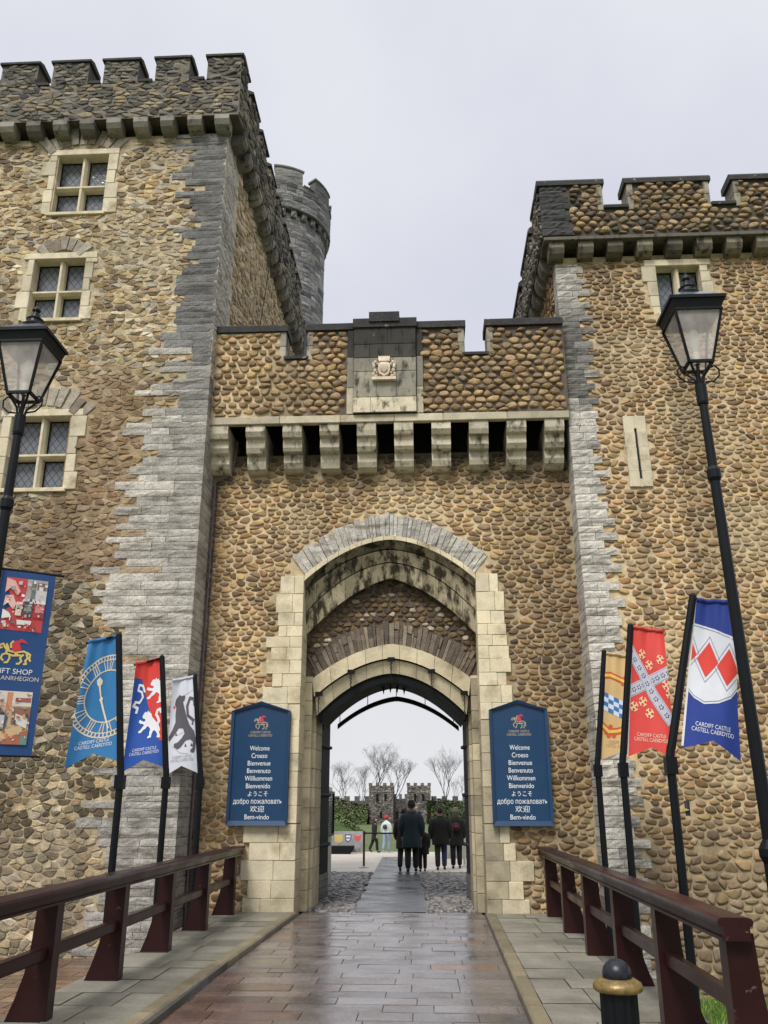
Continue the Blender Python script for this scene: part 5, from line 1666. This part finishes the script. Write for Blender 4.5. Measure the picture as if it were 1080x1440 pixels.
# ================================================================== near bollard
bo = empty('bollard', (1.70, -8.2, .118), 'black fluted bollard with a gold collar and ball top, on the right footway', 'bollard')
p = MB(); p.lathe([(.125, .118), (.125, .16), (.108, .18), (.107, .535), (.11, .548)], 1.70, -8.2, 32, fn=lambda a, z_: 1 + .03 * math.cos(16 * a)); p.build('shaft', M['paint_black'], bo)
p = MB(); p.lathe([(.11, .548), (.133, .553), (.144, .563), (.145, .582), (.136, .60), (.128, .605), (.10, .622)], 1.70, -8.2, 32); p.build('collar', M['gold'], bo, smooth=True)
p = MB(); p.lathe([(.082, .615), (.086, .63), (.086, .65), (.078, .68), (.062, .702), (.036, .718), (.004, .724)], 1.70, -8.2, 28); p.build('ball_top', surf('chipped_black', (.005, .006, .009), .3, 14, .5, 3.5, 40, .7, 1.6, .5, 14, .012, spec=.35), bo, smooth=True)

# ================================================================== inside the courtyard
kd = empty('display_cabinet', (-1.62, 4.6, 0), 'pale metal cabinet with a black framed glass front, inside the passage on the left', 'cabinet')
k = MB(); k.cbox(-1.80, -1.54, 3.3, 6.0, -.05, 1.95, (1, 1, 1), .02); k.build('case', M['steel'], kd)
k = MB()
for q in ((4.55, 4.62, .95, 1.85), (5.78, 5.85, .95, 1.85), (4.62, 5.78, .95, 1.0), (4.62, 5.78, 1.8, 1.85)): k.box(-1.54, -1.47, q[0], q[1], q[2], q[3])
k.build('frame', M['paint_black'], kd)
k = MB(); k.box(-1.538, -1.50, 4.62, 5.78, 1.0, 1.8); k.build('pane', M['glass'], kd)

bp_ = empty('barrier_post', (-1.40, 13.97, -.24), 'thin dark barrier post with a pale round base, left of the walking group', 'post', 'thin posts in the courtyard')
k = MB(); k.lathe([(.035, -.24), (.035, .75), (.045, .76), (.045, .79), (.02, .80)], -1.40, 13.97, 12); k.build('shaft', surf('dark_bronze', (.05, .04, .035), .45, 5, .9, 1.1, 30, 1, 1, 0), bp_)
k = MB(); k.lathe([(.16, -.25), (.16, -.225), (.12, -.21), (.05, -.19)], -1.40, 13.97, 20); k.build('base', M['steel'], bp_)
k = MB(); k.tube([(-1.36, 13.97, .74), (.0, 13.97, .74)], .022, 8); k.build('bar', M['paint_black'], bp_)
bp2 = empty('barrier_post', (1.70, 15.3, -.27), 'thin grey barrier post beside the open right door', 'post', 'thin posts in the courtyard')
k = MB(); k.lathe([(.04, -.27), (.04, .75), (.05, .76), (.05, .79), (.02, .8)], 1.70, 15.3, 12); k.build('shaft', M['steel'], bp2)
k = MB(); k.lathe([(.16, -.28), (.16, -.255), (.12, -.24), (.05, -.22)], 1.70, 15.3, 20); k.build('base', M['steel'], bp2)
# shield panel and dark trough
ip = empty('shield_panel', (-3.3, 27.4, -.5), 'grey panel with yellow, blue and red shields, across the courtyard', 'panel')
k = MB(); k.cbox(-4.4, -2.41, 27.36, 27.42, -.5, .40, (.30, .31, .31), .01); k.build('board', M['cream'], ip)
k = MB(); P3 = lambda s, t, l: (-3.73 + s, 27.36 - .003 - l, .40 - t)
art_poly(k, [(0.03, .13), (.40, .13), (.40, .42), (.215, .5), (.03, .42)], P3, .0, (.55, .42, .14), False, .5)
sh = [(.50, .13), (.80, .13), (.79, .34), (.65, .48), (.51, .34)]
art_poly(k, sh, P3, 0, (.03, .04, .16), False, .5); art_poly(k, [(.65 + (p[0] - .65) * .72, .28 + (p[1] - .28) * .72) for p in sh], P3, .003, (.72, .72, .75), False, .5); art_poly(k, [(.55, .25), (.75, .25), (.74, .31), (.56, .31)], P3, .006, (.15, .10, .3), False, .5)
art_poly(k, [(.92, .14), (1.02, .2), (1.14, .2), (1.25, .14), (1.22, .34), (1.08, .45), (.96, .34)], P3, 0, (.6, .08, .07), False, .5)
k.build('emblem', M['print'], ip)
tg = MB(); tg.prism([(-4.4, -.19), (-2.76, -.19), (-2.80, -.36), (-2.95, -.535), (-4.4, -.535)], lambda u, v, d: (u, d, v), 26.7, 27.25)
t_ = tg.build('planter_trough', M['paint_black'], None); tag(t_, 'black trough with a curved end, below the shield panel', 'trough')
pw = MB(); pw.cbox(1.1, 2.1, 21.9, 22.3, -.42, .18, (.35, .36, .33), .02); tag(pw.build('stone_block', M['cream'], None), 'low pale stone block behind the person with the red backpack', 'block')

# ---- distant twin-towered gate
def crenels(mb, x0, x1, y0, y1, z0, h_, n, col):
    w = (x1 - x0) / (2 * n - 1)
    for k in range(n): mb.box(x0 + 2 * k * w, x0 + (2 * k + 1) * w, y0, y1, z0, z0 + h_, mulc(col, rnd.uniform(.8, 1.1)))
def box_with(mb, x0, x1, y, ydeep, z0, z1, col): mb.box(x0, x1, y, ydeep, z0, z1, col)
fg = empty('twin_towered_gate', (-3, 100, -.9), 'dark twin-towered stone gate at the far side of the courtyard, seen through the arch', 'gatehouse')
FC = (.135, .125, .123)
for (x0, x1) in ((-6.9, -3.85), (-2.1, .86)):
    k = MB(); k.box(x0, x1, 99, 103, -.9, 3.75, FC)
    k.box(x0 - .06, x1 + .06, 98.94, 103.06, 3.0, 3.1, mulc(FC, 1.5))
    crenels(k, x0 - .05, x1 + .05, 98.95, 99.3, 3.75, .32, 4, FC)
    k.v and None
    mapf = lambda u, v, d: (u, 99 - d, v)
    stones(k, mapf, x0, x1, -.8, 3.75, .3, .22, .35, int(900 + x0), [(.10, .09, .085), (.16, .14, .13), (.24, .22, .20), (.07, .065, .06), (.19, .15, .12)], .12, .05, .1)
    tw = k.build('tower', M['farstone'], fg, fixn=False)
    for xo, za, zb2 in ((.34, 1.9, 2.75), (.68, 1.9, 2.75), (.5, -.1, .65)):
        xm = x0 + (x1 - x0) * xo; wv_ = MB(); wv_.box(xm - .14, xm + .14, 98.9, 98.96, za, zb2); wv_.build('window', M['wood_dark'], tw)
k = MB(); k.box(-3.85, -2.1, 100, 103, -.9, 2.2, mulc(FC, .85)); crenels(k, -3.85, -2.1, 100, 100.4, 2.2, .55, 3, FC)
stones(k, lambda u, v, d: (u, 100 - d, v), -3.85, -2.1, -.8, 2.2, .3, .22, .35, 990, [(.09, .08, .08), (.14, .125, .115), (.06, .055, .05)], .12, .05)
k.build('wall', M['farstone'], fg, fixn=False)
for xm in (-3.4, -2.55):
    wv_ = MB(); wv_.box(xm - .16, xm + .16, 99.9, 99.95, -.2, .7); wv_.build('window', M['wood_dark'], fg)
cw = empty('curtain_wall', (-3, 102, -.9), 'dark battlemented curtain wall either side of the far twin-towered gate', 'wall')
for (x0, x1, n) in ((-40, -6.95, 26), (.92, 30, 22)):
    k = MB(); k.box(x0, x1, 101, 102.5, -.9, 1.95, mulc(FC, .75)); crenels(k, x0, x1, 101, 101.5, 1.95, .55, n, mulc(FC, .75))
    k.build('wall', M['farstone'], cw)


def leaves(mb, n, fn, size, pal, rg):
    for _ in range(n):
        p, c = fn(rg)
        a = rg.uniform(0, 6.28); b_ = rg.uniform(-1, 1); s = size * rg.uniform(.5, 1.4)
        u = Vector((math.cos(a), math.sin(a), b_)).normalized() * s; w = Vector((-math.sin(a), math.cos(a), rg.uniform(-1, 1))).normalized() * s
        q = Vector(p)
        mb.add([tuple(q - u), tuple(q - w * .6), tuple(q + u), tuple(q + w * .6)], [(0, 1, 2, 3)], mulc(rg.choice(pal), rg.uniform(.6, 1.35) * c))


GP = [(.055, .078, .024), (.075, .10, .03), (.035, .052, .018), (.10, .115, .04), (.09, .075, .04)]
# ivy bank under the curtain wall
rg = random.Random(4)
k = MB()
for (x0, x1) in ((-40, -6.9), (.9, 30)):
    nx = int((x1 - x0) / .8)
    V = []
    for j in range(7):
        for i in range(nx + 1):
            t = j / 6
            V.append((x0 + (x1 - x0) * i / nx, 95 + 5.95 * t + rg.uniform(-.15, .15), -.85 + 2.3 * math.sin(t * math.pi / 2) + rg.uniform(-.12, .12)))
    k.add(V, [(j * (nx + 1) + i, j * (nx + 1) + i + 1, (j + 1) * (nx + 1) + i + 1, (j + 1) * (nx + 1) + i) for j in range(6) for i in range(nx)])
tag(k.build('bank', M['hedge'], None), kind='structure')
k = MB()
def fivy(rg):
    x = rg.choice((rg.uniform(-16, -6.9), rg.uniform(.9, 8))); t = rg.random()
    return (x, 94.9 + 6 * t, -.7 + (1.9 + 1.3 * vn(x * .55, 3.3, 6)) * math.sin(t * math.pi / 2)), (.45 + .9 * vn(x * .8, t * 3, 2)) * (.6 + .6 * t if x > 0 else 1)
leaves(k, 4500, fivy, .16, GP, rg)
def fivy2(rg):  # climbing strip on the right tower
    return (.45 + rg.uniform(-.1, .5), 98.85, rg.uniform(-.8, 2.0)), rg.uniform(.6, 1.1)
leaves(k, 500, fivy2, .13, GP, rg)
tag(k.build('ivy', M['leaf'], None, fixn=False), 'green ivy and shrubs covering the bank below the far curtain wall', 'ivy', kind='stuff')
# clipped shrub mound on the left
k = MB()
def fsh(rg):
    r = rg.random() ** .5; a = rg.uniform(0, 6.28); h_ = (1 - r) * 1.0
    return (-8.2 + 3.5 * r * math.cos(a), 62 + 2 * r * math.sin(a), -.8 + 2.1 * (1 - r) ** .9 + rg.uniform(-.1, .1)), .7 + .6 * (1 - r)
leaves(k, 4000, fsh, .10, [(.12, .17, .045), (.17, .22, .07), (.08, .12, .03)], rg)
m0 = empty('shrub', (-8.2, 62, -.82), 'pale green clipped shrub mound beyond the shield panel', 'shrub')
k.build('foliage', M['leaf'], m0, fixn=False)
k = MB(); k.lathe([(3.3, -.82), (2.2, -.2), (1.2, .4), (.3, .9), (.05, 1.05)], -8.2, 62, 16); k.build('stem_mass', M['hedge'], m0)

# ---- bare winter trees
def tree(x, y, z, H, seed, label, spread=.60, lv=8):
    e = empty('bare_tree', (x, y, z), label, 'tree', 'leafless winter trees behind the far wall')
    rg = random.Random(seed)
    tk = MB(); cw_ = MB()
    def grow(p, d, L, r, n):
        q = p + d * L
        mid = p + d * L * .5 + Vector((rg.uniform(-1, 1), rg.uniform(-1, 1), rg.uniform(-.3, .3))) * L * .05
        (tk if n == lv else cw_).tube([p, mid, q], [r, r * .85, r * .7], 5 if n > lv - 3 else 3, cap=False)
        if n == 0: return
        kk = 3 if n > 2 and rg.random() < .55 else 2
        if n == lv: kk = 4
        for i in range(kk):
            a = rg.uniform(0, 6.28); s_ = spread * rg.uniform(.5, 1.25)
            nd = (d + Vector((math.cos(a), math.sin(a), .12)) * s_)
            nd.z += .10
            nd.normalize()
            grow(q, nd, L * rg.uniform(.58, .82), r * (.60 if kk > 2 else .68), n - 1)
    grow(Vector((x, y, z)), Vector((rg.uniform(-.05, .05), 0, 1)), H * .30, H * .012, lv)
    tk.build('trunk', M['bark'], e, fixn=False); cw_.build('crown', M['bark'], e, fixn=False)
tree(-7.6, 126, -1, 10.9, 3, 'tallest leafless tree behind the left tower of the far gate', .62)
tree(-12.0, 122, -1, 8.6, 8, 'leafless spreading tree behind the curtain wall, furthest left', .7)
tree(-9.9, 131, -1, 8.2, 31, 'leafless tree between the furthest left tree and the tallest tree', .66)
tree(-5.0, 130, -1, 10.2, 15, 'leafless tree rising between the two towers of the far gate', .64)
tree(3.0, 124, -1, 10.0, 22, 'slender leafless tree to the right of the far gate', .55)
tree(5.6, 133, -1, 7.0, 41, 'low leafless tree at the far right behind the curtain wall', .7)

# ================================================================== people
def skin_mesh(J, E, levels=2):
    """J: list of (x,y,z,r); E: edges"""
    me = bpy.data.meshes.new('figure'); me.from_pydata([j[:3] for j in J], E, [])
    o = bpy.data.objects.new('figure', me); C.objects.link(o)
    md = o.modifiers.new('skin', 'SKIN'); md.use_smooth_shade = True
    if not me.skin_vertices: me.skin_vertices.new()
    for i, j in enumerate(J):
        sv = me.skin_vertices[0].data[i]; r = j[3]
        sv.radius = (r, r) if not hasattr(r, '__len__') else r
        sv.use_root = (i == 0)
    ss = o.modifiers.new('sub', 'SUBSURF'); ss.levels = levels; ss.render_levels = levels
    bpy.context.view_layer.update()
    r = bpy.data.meshes.new_from_object(o.evaluated_get(bpy.context.evaluated_depsgraph_get()))
    V = [tuple(v.co) for v in r.vertices]; F = [tuple(p.vertices) for p in r.polygons]
    bpy.data.objects.remove(o); bpy.data.meshes.remove(me); bpy.data.meshes.remove(r)
    return V, F


def person(label, x, y, z, H, rz, coat, trouser, hem, head, shoe=(.02, .02, .02), hair=(.03, .022, .018), step=0.0, arm=0.0, bag=None, hood=False, bulk=1.0, swing=0.0, legs2=None, skirt=1.0):
    """figure facing local +y; hem = height of coat hem (fraction of H)"""
    e = empty('person', (x, y, z), label, 'person', None, rz)
    k = H / 1.75
    S = lambda p: (p[0] * k, p[1] * k, p[2] * k, p[3] * k if not hasattr(p[3], '__len__') else (p[3][0] * k, p[3][1] * k))
    st = step
    # joints: pelvis, spine, chest, neck, head ...
    J = [(0, 0, .96, .085), (0, .0, 1.12, .085), (0, .005, 1.30, .09), (0, -.005, 1.44, .065), (0, .0, 1.51, .052), (0, .015, 1.57, .070), (0, .022, 1.65, .086), (0, .012, 1.72, .060)]
    E = [(i, i + 1) for i in range(7)]
    def chain(root, pts):
        a = root
        for p in pts:
            J.append(p); E.append((a, len(J) - 1)); a = len(J) - 1
        return a
    chain(6, [(0, .118, 1.625, .014)])                        # nose
    for s in (-1, 1): chain(6, [(s * .088, .01, 1.63, .016)])  # ears
    LEG = {}
    for s in (-1, 1):
        f = st * s
        hip = (s * .09, 0, .90, .060); kn = (s * .10, .14 * f + .02 * abs(f), .50, .040); an = (s * .10, .20 * f - (.10 if f < 0 else 0), .09 + (.05 if f < -.3 else 0), .028); to = (s * .115, .20 * f - (.10 if f < 0 else 0) + .15, .035 + (.0 if f > -.3 else .0), .030)
        LEG[s] = (hip, kn, an, to)
        chain(0, [hip, kn, (an[0], an[1], .30, .036) if abs(f) < .2 else ((kn[0] + an[0]) / 2, (kn[1] + an[1]) / 2 - .02, .30, .036), an, to])
    ARM = {}
    for s in (-1, 1):
        sw = swing * s
        sh = (s * .185, -.005, 1.40, .045); el = (s * (.245 + arm), -.05 - .10 * sw, 1.12, .030); wr = (s * (.23 + arm * .6), .05 - .2 * sw, .88, .028); hd = (s * (.225 + arm * .6), .075 - .22 * sw, .80, .030)
        ARM[s] = (sh, el, wr, hd)
        a = chain(3, [sh, el, wr, hd])
        for q in range(4):                                     # four fingers, unequal and bent
            ln = (.055, .066, .062, .048)[q]; oy = .03 - .019 * q
            chain(a, [(hd[0] - s * .003, hd[1] + oy, hd[2] - .035, .0095), (hd[0] - s * .006, hd[1] + oy + .006, hd[2] - .035 - ln * .55, .0085), (hd[0] - s * .016, hd[1] + oy + .010, hd[2] - .035 - ln, .0075)])
        chain(a, [(hd[0] - s * .012, hd[1] + .035, hd[2] + .004, .010), (hd[0] - s * .020, hd[1] + .055, hd[2] - .03, .009)])
    V, F = skin_mesh([S(p) for p in J], E, 1)
    b_ = MB(); b_.add(V, F); b_.build('body', M['skin'], e, smooth=True, local=True)
    # trousers
    for s in ((-1, 1) if trouser else ()):
        pass
    J2 = [(0, 0, .97, .125)]; E2 = []
    for s in (-1, 1):
        hip, kn, an, to = LEG[s]
        J2 += [(hip[0], hip[1], .88, .125), (kn[0], kn[1], kn[2], .092), ((kn[0] + an[0]) / 2, (kn[1] + an[1]) / 2 - .015, .30, .086), (an[0], an[1], an[2] - .01, .076)]
        n = len(J2); E2 += [(0, n - 4), (n - 4, n - 3), (n - 3, n - 2), (n - 2, n - 1)]
    V, F = skin_mesh([S(p) for p in J2], E2, 1)
    t_ = MB()
    t_.add(V, F, trouser)
    if legs2:   # second tone on the right leg
        for i, v in enumerate(V):
            if v[0] > .02 * k: t_.c[i] = legs2
    t_.build('trousers', M['fabric'], e, smooth=True, local=True)
    for s in (-1, 1):
        hip, kn, an, to = LEG[s]
        sh_ = MB()
        V, F = skin_mesh([S(p) for p in [(an[0], an[1] - .03, an[2] - .035, .046), (an[0], an[1] + .05, an[2] - .045, .048), (to[0], to[1] + .02, to[2] + .005, .040)]], [(0, 1), (1, 2)], 1)
        sh_.add(V, F, shoe); sh_.build('shoe', M['fabric'], e, smooth=True, local=True)
    # coat: lofted torso with folds, and sleeves
    c = MB(); rg = random.Random(int(x * 1000) + 5)
    hz = hem * 1.75
    prof = [(hz, .215 * skirt, .15 * skirt), (hz + .03, .222 * skirt, .156 * skirt), (hz + (1.02 - hz) * .5, .215, .15), (1.02, .205, .142), (1.14, .205, .145), (1.27, .222, .155), (1.36, .225, .145), (1.42, .20, .125), (1.465, .13, .10), (1.50, .085, .085), (1.53, .075, .08)]
    n = 20; V = []; F = []
    for i, (zz_, rx, ry) in enumerate(prof):
        for q in range(n):
            a = 2 * math.pi * q / n
            fo = 1 + .035 * math.sin(5 * a + 2.0 * i * .35 + x) * (1 if i < 6 else .3) + rg.uniform(-.012, .012)
            V.append((rx * bulk * math.cos(a) * fo * k, (ry * bulk * math.sin(a) * fo - .005) * k, zz_ * k))
    for i in range(len(prof) - 1):
        for q in range(n): F.append((i * n + q, i * n + (q + 1) % n, (i + 1) * n + (q + 1) % n, (i + 1) * n + q))
    F.append(tuple(range(n)))
    c.add(V, F, coat)
    for s in (-1, 1):
        sh, el, wr, hd = ARM[s]
        V, F = skin_mesh([S(p) for p in [(s * .14 * bulk, sh[1], 1.385, .085 * bulk), (sh[0] * bulk, sh[1], 1.36, .092 * bulk), (el[0], el[1], el[2], .088 * bulk), (wr[0], wr[1], wr[2] - .03, .068 * bulk)]], [(0, 1), (1, 2), (2, 3)], 1)
        c.add(V, F, mulc(coat, .92))
    if hood:
        V, F = skin_mesh([S(p) for p in [(-.10, .03, 1.50, .05), (-.085, -.07, 1.49, .062), (0, -.105, 1.475, .07), (.085, -.07, 1.49, .062), (.10, .03, 1.50, .05)]], [(0, 1), (1, 2), (2, 3), (3, 4)], 1)
        c.add(V, F, mixc(coat, (.2, .2, .2), .25))
    c.build('coat', M['fabric'], e, smooth=True, local=True)
    # hair / hat
    hs = MB()
    kind, hc = head
    if kind in ('short', 'long', 'bob'):
        prof = [(.094, 1.60), (.101, 1.65), (.094, 1.70), (.07, 1.738), (.03, 1.757), (.004, 1.76)]
        if kind == 'long': prof = [(.10, 1.42), (.115, 1.50), (.108, 1.58)] + prof
        if kind == 'bob': prof = [(.10, 1.52), (.108, 1.57)] + prof
        hs.lathe(prof, 0, 0, 16, hc)
        hs.v = [(p[0] * k * .9, ((p[1] * (1 if p[1] < 0 else .62)) + .008) * k, p[2] * k) for p in hs.v]
        hs.build('hair', M['fabric'], e, smooth=True, local=True)
    else:
        hs.lathe([(.098, 1.635), (.107, 1.64), (.107, 1.675), (.102, 1.68), (.098, 1.72), (.078, 1.765), (.04, 1.79), (.004, 1.797)], 0, 0, 16, hc)
        if kind == 'bobble': hs.blob((0, 0, 1.82), (.045, .045, .04), hc)
        hs.v = [(p[0] * k, (p[1] + .01) * k, p[2] * k) for p in hs.v]
        hs.build('hat', M['fabric'], e, smooth=True, local=True)
        ha = MB()
        prof = [(.096, 1.585), (.10, 1.61), (.098, 1.637)] if kind != 'hatlong' else [(.11, 1.40), (.12, 1.48), (.112, 1.56), (.098, 1.637)]
        ha.lathe(prof, 0, 0, 14, hair)
        ha.v = [(p[0] * k * .93, (p[1] * (1 if p[1] < 0 else .55) + .008) * k, p[2] * k) for p in ha.v]
        ha.build('hair', M['fabric'], e, smooth=True, local=True)
    if bag:
        bg = MB()
        V, F = skin_mesh([S(p) for p in [(0, -.20 * bulk, 1.10, (.13, .075)), (0, -.215 * bulk, 1.22, (.14, .08)), (0, -.20 * bulk, 1.35, (.11, .06))]], [(0, 1), (1, 2)], 1)
        bg.add(V, F, bag[0])
        bg.build('backpack', M['fabric'], e, smooth=True, local=True)
        pk = MB(); V, F = skin_mesh([S(p) for p in [(-.07, -.285 * bulk, 1.22, .045), (.07, -.285 * bulk, 1.22, .045)]], [(0, 1)], 1)
        pk.add(V, F, bag[1]); pk.build('bag_pocket', M['fabric'], e, smooth=True, local=True)
    return e


person('tall person in a long dark teal hooded coat and black hat, walking through the arch', .11, 11.4, -.18, 1.84, 0, (.008, .022, .032), (.006, .006, .008), .34, ('hat', (.008, .008, .010)), hood=True, bulk=1.16, arm=.03, skirt=1.04, step=.12)
person('person in a short dark coat half hidden on the left of the tall figure', -.13, 12.2, -.2, 1.66, R(-8), (.014, .011, .013), (.008, .008, .009), .35, ('short', (.016, .013, .012)), bulk=1.12, step=.2)
person('child in black walking close on the right of the tall figure', .40, 11.9, -.2, 1.22, R(6), (.008, .008, .010), (.008, .008, .009), .37, ('short', (.02, .015, .012)), bulk=1.2, step=.2)
person('person in a black jacket and dark jeans with short black hair, right of the group', .93, 12.8, -.22, 1.70, 0, (.004, .004, .004), (.007, .008, .010), .40, ('short', (.008, .007, .007)), shoe=(.05, .05, .055), bulk=1.22, arm=.05, step=.28, legs2=(.018, .026, .075))
person('person in a grey-green knitted hat with a dark red backpack, beside the right door', 1.40, 13.7, -.24, 1.70, 0, (.005, .006, .005), (.004, .004, .005), .38, ('hatlong', (.13, .125, .085)), hair=(.05, .05, .035), bag=((.035, .012, .018), (.16, .012, .035)), bulk=1.12, step=.08)
person('distant woman in a knee-length dark coat with brown hair, walking right', -1.99, 29.1, -.58, 1.55, R(-75), (.010, .009, .011), (.008, .008, .009), .36, ('bob', (.05, .03, .02)), step=.75, bulk=.95, skirt=1.05)
person('distant person in a red hat, white jacket and pale blue jeans', -1.40, 28.6, -.56, 1.62, R(-20), (.55, .60, .58), (.22, .29, .40), .52, ('hat', (.52, .012, .03)), shoe=(.45, .42, .42), hair=(.02, .018, .018), step=.45, bag=((.03, .05, .035), (.04, .06, .045)), bulk=.95)

# ================================================================== light, sky, camera
sc = bpy.context.scene
EL, AZ = R(52), R(200)     # azimuth measured clockwise from +Y: from behind the camera, slightly left
w = bpy.data.worlds.new('World'); sc.world = w; w.use_nodes = True
nt = w.node_tree; nt.nodes.clear()
out = nt.nodes.new('ShaderNodeOutputWorld'); bg = nt.nodes.new('ShaderNodeBackground')
sky = nt.nodes.new('ShaderNodeTexSky'); sky.sky_type = 'NISHITA'; sky.sun_disc = False; sky.sun_elevation = EL; sky.sun_rotation = AZ
sky.dust_density = 4.0; sky.air_density = 1.0
sc1 = nt.nodes.new('ShaderNodeVectorMath'); sc1.operation = 'SCALE'; sc1.inputs['Scale'].default_value = .06
nt.links.new(sky.outputs[0], sc1.inputs[0])
tc = nt.nodes.new('ShaderNodeTexCoord'); sp = nt.nodes.new('ShaderNodeSeparateXYZ'); nt.links.new(tc.outputs['Generated'], sp.inputs[0])
cl = nt.nodes.new('ShaderNodeTexNoise'); cl.inputs['Scale'].default_value = 2.2; cl.inputs['Detail'].default_value = 5
nt.links.new(tc.outputs['Generated'], cl.inputs[0])
rp_ = ramp(nt, sp.outputs['Z'], [(0.0, (.93, .935, .95)), (.22, (.84, .85, .90)), (.55, (.75, .77, .87)), (.80, (.84, .855, .93)), (1.0, (2.2, 2.22, 2.3))])
cm_ = ramp(nt, cl.outputs['Fac'], [(.32, (.91, .92, .945)), (.68, (1.11, 1.10, 1.07))])
gcol = mult(nt, rp_.outputs[0], cm_.outputs[0])
mxs = nt.nodes.new('ShaderNodeMix'); mxs.data_type = 'RGBA'; mxs.inputs[0].default_value = .88
nt.links.new(sc1.outputs[0], mxs.inputs[6]); nt.links.new(gcol, mxs.inputs[7])
nt.links.new(mxs.outputs[2], bg.inputs[0]); bg.inputs[1].default_value = 1.0
nt.links.new(bg.outputs[0], out.inputs[0])
sd_ = bpy.data.lights.new('sun', 'SUN'); sd_.energy = 3.0; sd_.angle = R(18); sd_.color = (1.0, .96, .9)
so = bpy.data.objects.new('sun', sd_); C.objects.link(so)
dirv = Vector((math.sin(AZ) * math.cos(EL), math.cos(AZ) * math.cos(EL), math.sin(EL)))
so.rotation_euler = dirv.to_track_quat('Z', 'Y').to_euler()

cam = bpy.data.cameras.new('camera'); co = bpy.data.objects.new('camera', cam); C.objects.link(co)
F_ = 1200.0; T_ = math.atan(410 / F_); YW = math.atan(63 / (F_ / math.cos(T_)))
co.location = (.6, -13.9475, 1.6); co.rotation_euler = (math.pi / 2 + T_, 0, YW)
cam.sensor_fit = 'VERTICAL'; cam.sensor_height = 36; cam.lens = 36 * F_ / 1440
cam.clip_start = .05; cam.clip_end = 2000
sc.camera = co
sc.view_settings.view_transform = 'Standard'; sc.view_settings.look = 'None'; sc.view_settings.exposure = 0; sc.view_settings.gamma = 1
sc.render.resolution_x = 768; sc.render.resolution_y = 1024
